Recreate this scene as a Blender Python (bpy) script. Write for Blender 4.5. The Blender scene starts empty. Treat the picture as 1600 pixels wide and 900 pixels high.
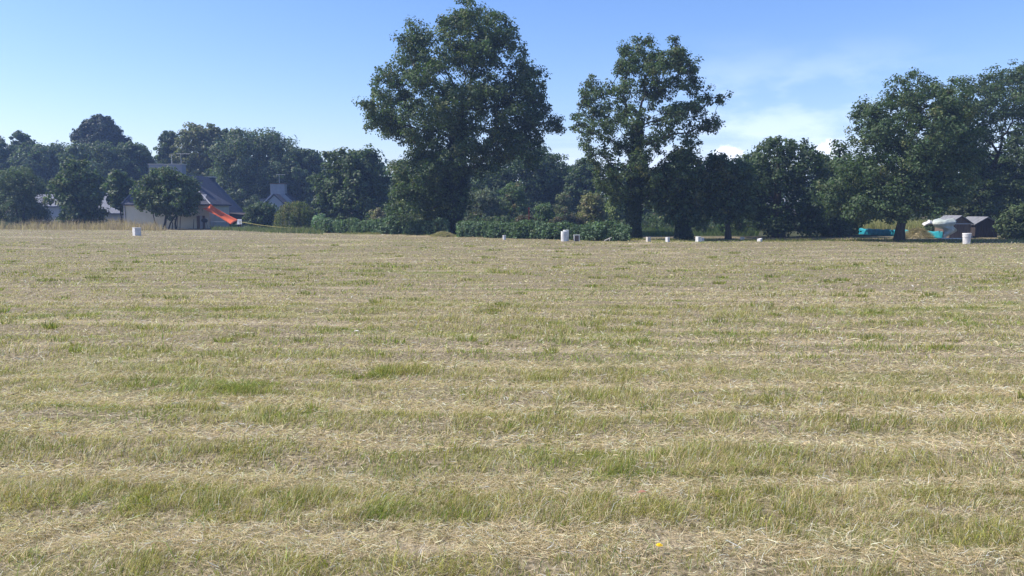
import bpy, math, random
import numpy as np
from mathutils import Vector

rng = np.random.default_rng(7)
sc = bpy.context.scene
COL = sc.collection
R = math.radians

# ------------------------------------------------------------------ camera
F = 1186.3
PITCH = math.atan(120.0 / F)
CZ = 1.6
cp, sp = math.cos(PITCH), math.sin(PITCH)
cam_d = bpy.data.cameras.new('camera')
cam = bpy.data.objects.new('camera', cam_d)
COL.objects.link(cam)
cam.location = (0, 0, CZ)
cam.rotation_euler = (math.pi / 2 - PITCH, 0, 0)
cam_d.sensor_width = 36
cam_d.lens = F / 1600 * 36
cam_d.clip_end = 5000
cam_d.clip_start = 0.05
sc.camera = cam


def ray(u, v):
    cx, cy = (u - 800) / F, (450 - v) / F
    return np.array([cx, cp + cy * sp, -sp + cy * cp])


def pt(u, v, Y):
    """world point seen at photo pixel (u, v) standing Y metres ahead"""
    d = ray(u, v)
    return np.array([0, 0, CZ]) + d * (Y / d[1])


def gnd(u, v):
    d = ray(u, v)
    return np.array([0, 0, CZ]) + d * (CZ / -d[2])


def mpp(Y):
    return Y / cp / F


# ------------------------------------------------------------------ noise
_tab = np.random.default_rng(3).random((256, 256))


def vnoise(x, y):
    x = np.asarray(x, float); y = np.asarray(y, float)
    xi = np.floor(x).astype(int); yi = np.floor(y).astype(int)
    fx = x - xi; fy = y - yi
    fx = fx * fx * (3 - 2 * fx); fy = fy * fy * (3 - 2 * fy)
    a = _tab[xi % 256, yi % 256]; b = _tab[(xi + 1) % 256, yi % 256]
    c = _tab[xi % 256, (yi + 1) % 256]; d = _tab[(xi + 1) % 256, (yi + 1) % 256]
    return (a * (1 - fx) + b * fx) * (1 - fy) + (c * (1 - fx) + d * fx) * fy


def fbm(x, y, o=3):
    s = 0; a = 1; t = 0
    for i in range(o):
        s = s + a * vnoise(x * 2 ** i + 17.3 * i, y * 2 ** i + 9.1 * i); t += a; a *= 0.5
    return s / t


def sstep(a, b, x):
    t = np.clip((x - a) / (b - a), 0, 1)
    return t * t * (3 - 2 * t)


def straw_w(x, y):
    """0 on the standing stubble, 1 on the raked swaths of hay"""
    q = y + 0.06 * x + 0.32 * (fbm(x * 0.3, y * 0.35) - 0.5) + 0.36 * (fbm(x * 1.1, y * 2.0) - 0.5)
    c = np.cos(2 * math.pi * (q - 3.42) / 0.88)
    return sstep(0.0, 1.3, c + 1.7 * (fbm(x * 0.2 + 40, y * 1.1) - 0.5))


def height(x, y):
    x = np.asarray(x, float); y = np.asarray(y, float)
    near = np.clip(1.3 - y / 60, 0.25, 1)
    return (0.16 * (fbm(x * 0.11 + 5, y * 0.16 + 2) - 0.5) * sstep(6, 30, y)
            + near * (0.03 * (1 - straw_w(x, y)) - 0.02) + 0.04 * (vnoise(x * 0.8, y * 0.9) - 0.5))


# ------------------------------------------------------------------ mesh helpers
def mesh_np(name, V, quads=None, tris=None, cols=None, smooth=False):
    me = bpy.data.meshes.new(name)
    V = np.ascontiguousarray(V, np.float32)
    nq = 0 if quads is None else len(quads); nt = 0 if tris is None else len(tris)
    me.vertices.add(len(V)); me.vertices.foreach_set('co', V.ravel())
    L = []; starts = []
    if nq:
        L.append(np.asarray(quads).ravel()); starts.append(np.arange(nq) * 4)
    if nt:
        L.append(np.asarray(tris).ravel()); starts.append(nq * 4 + np.arange(nt) * 3)
    L = np.concatenate(L).astype(np.int32); starts = np.concatenate(starts).astype(np.int32)
    me.loops.add(len(L)); me.loops.foreach_set('vertex_index', L)
    me.polygons.add(nq + nt); me.polygons.foreach_set('loop_start', starts)
    if smooth:
        me.polygons.foreach_set('use_smooth', np.ones(nq + nt, bool))
    me.update(calc_edges=True)
    if cols is not None:
        a = me.color_attributes.new('col', 'FLOAT_COLOR', 'POINT')
        c = np.ones((len(V), 4), np.float32); c[:, :3] = cols
        a.data.foreach_set('color', c.ravel())
    return me


def link(name, me, mat, parent=None, loc=None):
    o = bpy.data.objects.new(name, me); COL.objects.link(o)
    if mat is not None:
        me.materials.append(mat)
    if parent is not None:
        o.parent = parent
    elif loc is not None:
        o.location = loc
    return o


def tag(o, label=None, cat=None, group=None, kind=None):
    if label: o['label'] = label
    if cat: o['category'] = cat
    if group: o['group'] = group
    if kind: o['kind'] = kind
    return o


def thing(name, loc, label, cat, group=None):
    o = bpy.data.objects.new(name, None); COL.objects.link(o)
    o.empty_display_size = 0.3
    o.location = [float(a) for a in loc]
    return tag(o, label, cat, group)


class MB:
    """collects shapes (world coordinates) into one mesh"""
    def __init__(s):
        s.V = []; s.F = []

    def add(s, vs, fs):
        n = len(s.V); s.V += [tuple(map(float, v)) for v in vs]
        s.F += [tuple(i + n for i in f) for f in fs]
        return s

    def box(s, c, size, rz=0.0):
        hx, hy, hz = size[0] / 2, size[1] / 2, size[2] / 2
        cr, sr = math.cos(rz), math.sin(rz)
        vs = []
        for z in (-hz, hz):
            for x, y in ((-hx, -hy), (hx, -hy), (hx, hy), (-hx, hy)):
                vs.append((c[0] + x * cr - y * sr, c[1] + x * sr + y * cr, c[2] + z))
        return s.add(vs, [(3, 2, 1, 0), (4, 5, 6, 7), (0, 1, 5, 4), (1, 2, 6, 5), (2, 3, 7, 6), (3, 0, 4, 7)])

    def prism(s, poly, d):
        """planar polygon (3-D points) pushed along vector d"""
        n = len(poly); poly = [np.array(p, float) for p in poly]; d = np.array(d, float)
        vs = poly + [p + d for p in poly]
        fs = [tuple(range(n - 1, -1, -1)), tuple(range(n, 2 * n))]
        fs += [(i, (i + 1) % n, n + (i + 1) % n, n + i) for i in range(n)]
        return s.add(vs, fs)

    def tube(s, pts, rad, seg=7):
        V, Q = tube_np(pts, rad, seg)
        return s.add(V, [tuple(q) for q in Q])

    def lathe(s, c, prof, seg=24):
        n = len(prof); vs = []
        for r, z in prof:
            for k in range(seg):
                a = 2 * math.pi * k / seg
                vs.append((c[0] + r * math.cos(a), c[1] + r * math.sin(a), c[2] + z))
        fs = []
        for i in range(n - 1):
            for k in range(seg):
                fs.append((i * seg + k, i * seg + (k + 1) % seg, (i + 1) * seg + (k + 1) % seg, (i + 1) * seg + k))
        fs.append(tuple(range(seg - 1, -1, -1))); fs.append(tuple((n - 1) * seg + k for k in range(seg)))
        return s.add(vs, fs)

    def build(s, name, mat, parent=None, smooth=False, bevel=0):
        me = bpy.data.meshes.new(name)
        off = np.zeros(3)
        if parent is not None:
            off = np.array(world_loc(parent))
        V = [tuple(np.array(v) - off) for v in s.V]
        me.from_pydata(V, [], s.F); me.update()
        if smooth:
            for p in me.polygons: p.use_smooth = True
            me.set_sharp_from_angle(angle=R(38))
        o = link(name, me, mat, parent)
        if bevel:
            b = o.modifiers.new('bevel', 'BEVEL'); b.width = bevel; b.segments = 2; b.limit_method = 'ANGLE'
        return o

    def solo(s, name, mat, loc, smooth=False, bevel=0):
        """a top-level thing that is one mesh, origin at loc"""
        me = bpy.data.meshes.new(name)
        V = [tuple(np.array(v) - np.array(loc)) for v in s.V]
        me.from_pydata(V, [], s.F); me.update()
        if smooth:
            for p in me.polygons: p.use_smooth = True
            me.set_sharp_from_angle(angle=R(38))
        o = link(name, me, mat, None, [float(a) for a in loc])
        if bevel:
            b = o.modifiers.new('bevel', 'BEVEL'); b.width = bevel; b.segments = 2; b.limit_method = 'ANGLE'
        return o


def world_loc(o):
    l = Vector((0, 0, 0))
    while o is not None:
        l += o.location; o = o.parent
    return l


def tube_np(pts, rad, seg=7):
    pts = np.array(pts, float); n = len(pts)
    T = np.gradient(pts, axis=0); T /= np.linalg.norm(T, axis=1)[:, None] + 1e-9
    ref = np.array([0.31, 0.95, 0.05])
    A = np.cross(T, ref); A /= np.linalg.norm(A, axis=1)[:, None] + 1e-9
    B = np.cross(T, A)
    a = np.arange(seg) * 2 * math.pi / seg
    rad = np.broadcast_to(np.array(rad, float), (n,))
    V = pts[:, None, :] + rad[:, None, None] * (np.cos(a)[None, :, None] * A[:, None, :] + np.sin(a)[None, :, None] * B[:, None, :])
    Q = []
    for i in range(n - 1):
        for k in range(seg):
            Q.append((i * seg + k, i * seg + (k + 1) % seg, (i + 1) * seg + (k + 1) % seg, (i + 1) * seg + k))
    return V.reshape(-1, 3), np.array(Q)


# ------------------------------------------------------------------ materials
def new_mat(name):
    m = bpy.data.materials.new(name); m.use_nodes = True
    nt = m.node_tree; return m, nt, nt.nodes['Principled BSDF'], nt.nodes['Material Output']


def simple(name, c, rough=0.8, var=0.25, scale=6.0, bump=0.0, bscale=30.0, stretch=None, spec=0.3):
    m, nt, b, out = new_mat(name)
    b.inputs['Roughness'].default_value = rough
    b.inputs['Specular IOR Level'].default_value = spec
    tc = nt.nodes.new('ShaderNodeTexCoord')
    mp = nt.nodes.new('ShaderNodeMapping'); nt.links.new(tc.outputs['Object'], mp.inputs['Vector'])
    if stretch: mp.inputs['Scale'].default_value = stretch
    n = nt.nodes.new('ShaderNodeTexNoise'); n.inputs['Scale'].default_value = scale; n.inputs['Detail'].default_value = 6
    nt.links.new(mp.outputs['Vector'], n.inputs['Vector'])
    r = nt.nodes.new('ShaderNodeValToRGB')
    r.color_ramp.elements[0].position = 0.3; r.color_ramp.elements[1].position = 0.7
    r.color_ramp.elements[0].color = [x * (1 - var) for x in c] + [1]
    r.color_ramp.elements[1].color = [min(1, x * (1 + var)) for x in c] + [1]
    nt.links.new(n.outputs['Fac'], r.inputs['Fac']); nt.links.new(r.outputs['Color'], b.inputs['Base Color'])
    if bump:
        n2 = nt.nodes.new('ShaderNodeTexNoise'); n2.inputs['Scale'].default_value = bscale; n2.inputs['Detail'].default_value = 4
        nt.links.new(mp.outputs['Vector'], n2.inputs['Vector'])
        bp = nt.nodes.new('ShaderNodeBump'); bp.inputs['Strength'].default_value = bump; bp.inputs['Distance'].default_value = 0.05
        nt.links.new(n2.outputs['Fac'], bp.inputs['Height']); nt.links.new(bp.outputs['Normal'], b.inputs['Normal'])
    return m


def foliage_mat(name, trans, rough=0.55, spec=0.35):
    m, nt, b, out = new_mat(name)
    at = nt.nodes.new('ShaderNodeAttribute'); at.attribute_name = 'col'
    nt.links.new(at.outputs['Color'], b.inputs['Base Color'])
    b.inputs['Roughness'].default_value = rough; b.inputs['Specular IOR Level'].default_value = spec
    t = nt.nodes.new('ShaderNodeBsdfTranslucent')
    mul = nt.nodes.new('ShaderNodeMixRGB'); mul.blend_type = 'MULTIPLY'; mul.inputs['Fac'].default_value = 1
    mul.inputs['Color2'].default_value = (1.3, 1.5, 0.7, 1)
    nt.links.new(at.outputs['Color'], mul.inputs['Color1']); nt.links.new(mul.outputs['Color'], t.inputs['Color'])
    mx = nt.nodes.new('ShaderNodeMixShader'); mx.inputs['Fac'].default_value = trans
    nt.links.new(b.outputs['BSDF'], mx.inputs[1]); nt.links.new(t.outputs['BSDF'], mx.inputs[2])
    nt.links.new(mx.outputs['Shader'], out.inputs['Surface'])
    return m


M_LEAF = foliage_mat('leaf', 0.34, 0.6, 0.28)
M_GRASS = foliage_mat('grass_blade', 0.3, 0.7, 0.2)
M_BARK = simple('bark', (0.055, 0.047, 0.038), 0.95, 0.4, 5, 0.6, 14, (3, 3, 0.6))
M_RENDER = simple('cream_render', (0.55, 0.525, 0.44), 0.9, 0.08, 1.2, 0.15, 40)
M_RENDER2 = simple('pale_render', (0.36, 0.37, 0.40), 0.9, 0.07, 1.2, 0.15, 40)
M_CHIM = simple('grey_render', (0.27, 0.28, 0.31), 0.9, 0.1, 3, 0.2, 30)
M_SLATE2 = simple('grey_slate', (0.15, 0.16, 0.19), 0.8, 0.15, 4, 0.2, 9)
M_SLATE = simple('slate_roof', (0.055, 0.06, 0.085), 0.85, 0.25, 3, 0.4, 9, (1, 1, 4))
M_TRIM = simple('pale_trim', (0.36, 0.37, 0.41), 0.7, 0.08, 4)
M_METAL = simple('antenna_metal', (0.5, 0.5, 0.5), 0.4, 0.1, 10)
M_WOOD = simple('brown_wood', (0.13, 0.075, 0.045), 0.8, 0.3, 6, 0.3, 20, (6, 6, 0.5))
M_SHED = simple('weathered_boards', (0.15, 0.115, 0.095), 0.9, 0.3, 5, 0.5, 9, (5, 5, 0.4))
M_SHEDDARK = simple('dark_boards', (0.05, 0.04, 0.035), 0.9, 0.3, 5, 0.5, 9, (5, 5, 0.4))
M_ROOFLIT = simple('grey_roof_sheet', (0.17, 0.175, 0.19), 0.6, 0.2, 4, 0.2, 9)
M_ORANGE = simple('orange_cloth', (0.80, 0.15, 0.05), 0.8, 0.08, 3, 0.1, 8)
M_TEAL = simple('teal_tarpaulin', (0.02, 0.24, 0.30), 0.5, 0.25, 4, 0.5, 5)
M_WHITE = simple('white_plastic', (0.60, 0.60, 0.585), 0.5, 0.22, 4)
M_WHITEDIRTY = simple('worn_white_plastic', (0.62, 0.62, 0.60), 0.6, 0.2, 5)
M_CONCRETE = simple('pale_concrete', (0.48, 0.45, 0.40), 0.9, 0.15, 12, 0.3, 40)
M_GREY = simple('grey_plastic', (0.40, 0.42, 0.46), 0.6, 0.12, 8)
M_DARK = simple('dark_metal', (0.03, 0.03, 0.035), 0.6, 0.3, 8)
M_GLASS = simple('window_glass', (0.10, 0.12, 0.16), 0.25, 0.1, 3, spec=0.8)
M_TARP = simple('clear_plastic_sheet', (0.42, 0.47, 0.44), 0.35, 0.2, 3, 0.5, 7, spec=0.5)
M_YELLOW = simple('yellow_petal', (0.85, 0.55, 0.01), 0.6, 0.1, 30)
M_ROPE = simple('yellow_rope', (0.45, 0.40, 0.12), 0.8, 0.1, 8)
M_RED = simple('red_paint', (0.45, 0.05, 0.03), 0.6, 0.15, 8)

# ------------------------------------------------------------------ foliage
def leaf_mesh(C, N, S, cols, asp=0.62):
    n = len(C)
    rnd = rng.normal(size=(n, 3))
    A = np.cross(N, rnd); A /= np.linalg.norm(A, axis=1)[:, None] + 1e-9
    B = np.cross(N, A)
    S = S[:, None]
    V = np.empty((n, 4, 3))
    V[:, 0] = C - A * S; V[:, 2] = C + A * S
    V[:, 1] = C + B * S * asp + N * S * 0.2; V[:, 3] = C - B * S * asp + N * S * 0.2
    return V.reshape(-1, 3), np.arange(n * 4).reshape(-1, 4), np.repeat(cols, 4, axis=0)


def unit(n):
    v = rng.normal(size=(n, 3)); return v / np.linalg.norm(v, axis=1)[:, None]


def crown_leaves(lobes, rp, cov, nl, ls, col, colvar=0.22, tint=None, flat=0.75, minz=None, inner=0.35, gap=None):
    """lobes: (centre, radii). Leaf-size faces in small clumps over each lobe."""
    Cs = []; Ns = []; cl = []; sz = []
    for (c, r) in lobes:
        c = np.array(c); r = np.array(r)
        rb = float(np.mean(r))
        n = max(3, int(cov * 4 * (rb / rp) ** 2))
        u = unit(n)
        f = inner + (1.04 - inner) * np.sqrt(rng.random(n))
        P = c + u * r * f[:, None]
        for p, uu in zip(P, u):
            if gap is not None and gap(p): continue
            k = max(4, int(nl * rng.uniform(0.6, 1.3)))
            rr = rp * rng.uniform(0.7, 1.35)
            d = unit(k) * (rng.random(k) ** 0.45)[:, None] * np.array([rr, rr, rr * flat])
            Cs.append(p + d)
            nn = unit(k) * 0.75 + d / rr * 0.75 + uu * 0.45 + np.array([0, 0, 0.35])
            Ns.append(nn / np.linalg.norm(nn, axis=1)[:, None])
            base = np.array(col) * np.exp(rng.normal(0, colvar * 0.6))
            if tint is not None and rng.random() < tint[1]:
                base = np.array(tint[0]) * rng.uniform(0.8, 1.15)
            j = np.exp(rng.normal(0, colvar, (k, 1))) * (1 + rng.normal(0, 0.06, (k, 3)))
            cl.append(base * j)
            sz.append(ls * rng.uniform(0.65, 1.25, k))
    C = np.concatenate(Cs); N = np.concatenate(Ns); c = np.clip(np.concatenate(cl) * 1.15, 0.004, 0.6); S = np.concatenate(sz)
    if minz is not None:
        k = C[:, 2] > minz; C, N, c, S = C[k], N[k], c[k], S[k]
    return C, N, S, c


def put_leaves(name, parent, data, mat=M_LEAF, asp=0.62):
    C, N, S, c = data
    V, Q, cc = leaf_mesh(C, N, S, c, asp)
    if parent is not None:
        V = V - np.array(world_loc(parent))
    return link(name, mesh_np(name, V, Q, None, cc), mat, parent)


def bent(a, b, k=5, amp=0.08, up=0.0):
    a = np.array(a, float); b = np.array(b, float)
    t = np.linspace(0, 1, k)[:, None]
    P = a + (b - a) * t
    L = np.linalg.norm(b - a)
    w = np.sin(t * math.pi) * L * amp
    P += w * rng.normal(size=(1, 3)) * 0.7 + w * rng.normal(size=(k, 3)) * 0.35
    P[:, 2:3] += np.sin(t * math.pi) * L * up
    P[0] = a; P[-1] = b
    return P


def limbs_mesh(base, trunk_top, r0, lobes, nlimb=None, twigs=0, fork=0.35, flare=1.4, lean=0.03):
    """trunk with tapering limbs that reach the crown lobes: one mesh"""
    V = []; Q = []; n = 0

    def add(p, r, s):
        nonlocal n
        v, q = tube_np(p, r, s); V.append(v); Q.append(q + n); n += len(v)
    base = np.array(base, float); top = np.array(trunk_top, float)
    P = bent(base, top, 9, lean)
    t = np.linspace(0, 1, 9)
    rad = r0 * (1 - 0.70 * t) * (1 + (flare - 1) * np.exp(-t * 14))
    P[0, 2] -= 0.15
    add(P, rad, 10)
    # limbs grow from lobe to lobe outwards, thick where many twigs hang on them
    cs = np.array([l[0] for l in lobes], float)
    tt = np.linspace(0.22, 1.0, 24)
    TP = np.stack([np.interp(tt, t, P[:, q]) for q in range(3)], 1)
    nodes = [p for p in TP]; path = [0.25 * (k / 24) for k in range(24)]; par = [-1] * 24
    d0 = np.array([np.min(np.linalg.norm(TP - c, axis=1)) for c in cs])
    for q in np.argsort(d0):
        c = cs[q]; A = np.array(nodes); d = np.linalg.norm(A - c, axis=1)
        drop = np.clip(A[:, 2] - c[2] + 0.25 * d, 0, None)
        cost = d + 0.45 * np.array(path) + 0.9 * drop
        k = int(np.argmin(cost)); nodes.append(c); par.append(k); path.append(path[k] + d[k])
    N = len(nodes); desc = np.ones(N)
    for k in range(N - 1, 23, -1):
        if par[k] >= 0: desc[par[k]] += desc[k]
    unitr = 0.55 * r0 / math.sqrt(len(lobes)) * 1.1
    for k in range(24, N):
        p = par[k]; rr = min(r0 * 0.5, max(0.014, unitr * desc[k] ** 0.52)); a = nodes[p]
        if p < 24:
            rr = min(rr, r0 * (1 - 0.7 * tt[p]) * 0.8)
        r1 = max(0.010, rr * 0.72)
        B = bent(a, nodes[k], 5, 0.09, 0.03)
        add(B, np.linspace(rr, r1, 5), 6)
        for _ in range(twigs):
            e = nodes[k] + unit(1)[0] * np.array(lobes[k - 24][1]) * rng.uniform(0.5, 0.95)
            add(bent(B[rng.integers(2, 5)], e, 4, 0.1), np.linspace(0.022, 0.008, 4), 4)
    return np.concatenate(V), np.concatenate(Q)


def put_limbs(name, parent, VQ, mat=M_BARK):
    V, Q = VQ
    return link(name, mesh_np(name, V - np.array(world_loc(parent)), Q, None, None, True), mat, parent)


def inside(poly, x, y):
    c = False; j = len(poly) - 1
    for i in range(len(poly)):
        xi, yi = poly[i]; xj, yj = poly[j]
        if (yi > y) != (yj > y) and x < (xj - xi) * (y - yi) / (yj - yi) + xi:
            c = not c
        j = i
    return c


def edge_d(poly, x, y):
    best = 1e9
    for i in range(len(poly)):
        a = np.array(poly[i - 1], float); b = np.array(poly[i], float); p = np.array([x, y])
        t = np.clip(np.dot(p - a, b - a) / max(1e-9, np.dot(b - a, b - a)), 0, 1)
        best = min(best, np.linalg.norm(p - a - t * (b - a)))
    return best


def crown_lobes(poly, Y, rpx, n, depth=0.9, maxd=None):
    """lobes of a crown with this outline, rounded to real depth"""
    xs = [p[0] for p in poly]; ys = [p[1] for p in poly]
    out = []; tries = 0; got = []
    W = (max(xs) - min(xs)) / 2
    # small lobes just inside the outline first, so the silhouette keeps its spurs
    per = []
    for i in range(len(poly)):
        a = np.array(poly[i - 1], float); b = np.array(poly[i], float); L = np.linalg.norm(b - a)
        k = max(1, int(L / (rpx[0] * 1.5)))
        per += [a + (b - a) * (q + rng.uniform(0.1, 0.9)) / k for q in range(k)]
    cen = np.array([sum(xs) / len(xs), sum(ys) / len(ys)])
    for p in per:
        r = rpx[0] * rng.uniform(0.9, 1.4)
        best = None
        for ang in np.arange(0, 6.28, 0.4):
            q = p + r * 0.8 * np.array([math.cos(ang), math.sin(ang)])
            if inside(poly, *q):
                e = edge_d(poly, *q)
                if best is None or e > best[0]: best = (e, q)
        if best is None: continue
        q = best[1]; mm = mpp(Y); dy = rng.normal(0, 0.22) * W * depth
        got.append((q[0], q[1], dy, r)); rm = r * mm
        out.append((pt(q[0], q[1], Y) + np.array([0, dy * mm, 0]), np.array([rm, rm, rm * 0.9])))
    n += len(out)
    while len(out) < n and tries < 6000:
        tries += 1
        x = rng.uniform(min(xs), max(xs)); y = rng.uniform(min(ys), max(ys))
        if not inside(poly, x, y): continue
        e = edge_d(poly, x, y)
        r = rng.uniform(*rpx)
        if e < r * 0.75:
            if e < rpx[0] * 0.6: continue
            r = e / 0.78
        mm = mpp(Y)
        half = math.sqrt(max(0.0, 1 - (1 - min(1, e / W)) ** 2)) * W * depth
        dy = rng.uniform(-1, 1) * max(0, half - r * 0.5)
        if any((x - a) ** 2 + (y - b) ** 2 + (dy - c) ** 2 < (0.75 * max(r, d)) ** 2 for a, b, c, d in got): continue
        got.append((x, y, dy, r))
        rm = r * mm
        c = pt(x, y, Y) + np.array([0, dy * mm, 0])
        out.append((c, np.array([rm * rng.uniform(0.95, 1.2), rm * 1.05, rm * rng.uniform(0.8, 1.0)])))
    return out


OAK = (0.060, 0.090, 0.040)
DARK = (0.054, 0.084, 0.038)
BLUEG = (0.072, 0.100, 0.054)
LIGHTG = (0.085, 0.110, 0.038)
OLIVE = (0.10, 0.105, 0.045)


def hero_tree(name, label, u, v, poly, rpx, n, top_v, r0, col=OAK, tint=None, cov=0.9, rp=0.42, nl=38, ls=None,
              group=None, depth=0.75, twigs=0, top_u=None, ivy=None, fork=0.35, gap=None, lean=0.03, Y=None, inner=0.35):
    b = gnd(u, v) if Y is None else np.array([pt(u, v, Y)[0], Y, 0.0])
    b[2] = float(height(b[0], b[1])); Y = b[1]
    t = thing(name, b, label, 'tree', group)
    L = crown_lobes(poly, Y, rpx, n, depth)
    if ls is None: ls = 0.0021 * Y
    tp = pt(u if top_u is None else top_u, top_v, Y)
    put_limbs('trunk', t, limbs_mesh(b, tp, r0, L, twigs=twigs, fork=fork, lean=lean))
    put_leaves('crown', t, crown_leaves(L, rp, cov, nl, ls, col, tint=tint, gap=gap, inner=inner, minz=b[2] + 0.05))
    if ivy:
        z1, wid, cnt = ivy
        zt = rng.random(cnt) ** 1.0 * z1
        f = zt / max(0.1, tp[2] - b[2])
        axis = b[None, :] + (tp - b)[None, :] * f[:, None]
        a = rng.uniform(0, 2 * math.pi, cnt)
        bulge = 0.75 + 0.5 * vnoise(a * 1.3 + 3, zt * 1.1)
        rr = wid * bulge * np.sqrt(rng.uniform(0.35, 1.1, cnt)) * (1 - 0.35 * zt / z1)
        rr = np.maximum(rr, r0 * (1 + 0.4 * np.exp(-f * 14)) * (1 - 0.7 * f) + 0.04 + 0.06 * rng.random(cnt))
        C = axis + np.stack([np.cos(a) * rr, np.sin(a) * rr, rng.normal(0, 0.05, cnt)], 1)
        N = np.stack([np.cos(a), np.sin(a), 0.5 + 0 * a], 1) + unit(cnt) * 0.7
        N /= np.linalg.norm(N, axis=1)[:, None]
        c = np.array((0.030, 0.048, 0.022)) * np.exp(rng.normal(0, 0.3, (cnt, 1)))
        put_leaves('ivy', t, (C, N, ls * rng.uniform(0.5, 0.9, cnt), c))
    return t


def prof_dome(t): return math.sqrt(max(0.03, 1 - abs(t - 0.35) ** 2.6 * 2.6))
def prof_cone(t): return max(0.14, (1 - t) ** 0.65 * 0.95 + 0.08)
def prof_umb(t): return max(0.12, math.sqrt(max(0, 1 - t ** 2.0)))


def auto_tree(name, label, x0, x1, vtop, vbase, Y, col=DARK, prof=prof_dome, h0=0.15, n=26, lobe=0.36, cov=0.9, rp=None, nl=26,
              ls=None, tint=None, group=None, cat='tree', r0=None, depth=1.0, trunk='trunk', stems=1, colvar=0.22, flat=0.75, asp=0.62):
    u = (x0 + x1) / 2
    if Y > 80: x0, x1 = u - (u - x0) * 1.55, u + (x1 - u) * 1.55
    mm = mpp(Y)
    b = np.array([pt(u, 330, Y)[0], Y, 0.0]); b[2] = float(height(b[0], b[1]))
    zt = pt(u, vtop, Y)[2]; H = zt - b[2]; Rr = (x1 - x0) / 2 * mm
    t = thing(name, b, label, cat, group)
    L = []
    for i in range(n):
        tt = (i + rng.random()) / n
        pr = prof(tt)
        r = Rr * lobe * rng.uniform(0.7, 1.15) * (0.5 + 0.5 * pr)
        a = i * 2.39996 + rng.normal(0, 0.3)
        rad = max(0, Rr * pr - r) * math.sqrt(rng.uniform(0.25, 1.1))
        z = b[2] + H * h0 + tt * H * (1 - h0)
        z = min(z, zt - r * 0.85 * rng.uniform(0.85, 1.1)); z = max(z, b[2] + r * 0.5)
        L.append((np.array([b[0] + math.cos(a) * rad, b[1] + math.sin(a) * rad * depth, z]), np.array([r * 1.1, r * 1.1, r * 0.9])))
    if ls is None: ls = 0.0023 * Y if Y < 80 else 0.0017 * Y
    if Y > 80: nl = int(nl * 1.7)
    if rp is None: rp = max(0.35, min(0.11 * Rr, 0.9)) if Rr > 1.5 else max(0.10, 0.22 * Rr)
    if r0 is None: r0 = max(0.02, 0.028 * H)
    for s in range(stems):
        bb = b + (np.array([rng.normal(0, 0.3), rng.normal(0, 0.3), 0]) if stems > 1 else 0)
        top = np.array([b[0] + (rng.normal(0, 0.3 * Rr) if stems > 1 else 0), b[1], b[2] + H * 0.85])
        put_limbs(trunk, t, limbs_mesh(bb, top, r0 / stems ** 0.5, L[s::stems], nlimb=10))
    put_leaves('crown' if cat == 'tree' else 'foliage', t,
               crown_leaves(L, rp, cov, nl, ls, col, colvar=colvar, tint=tint, flat=flat, minz=b[2] + 0.02), asp=asp)
    return t


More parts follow.
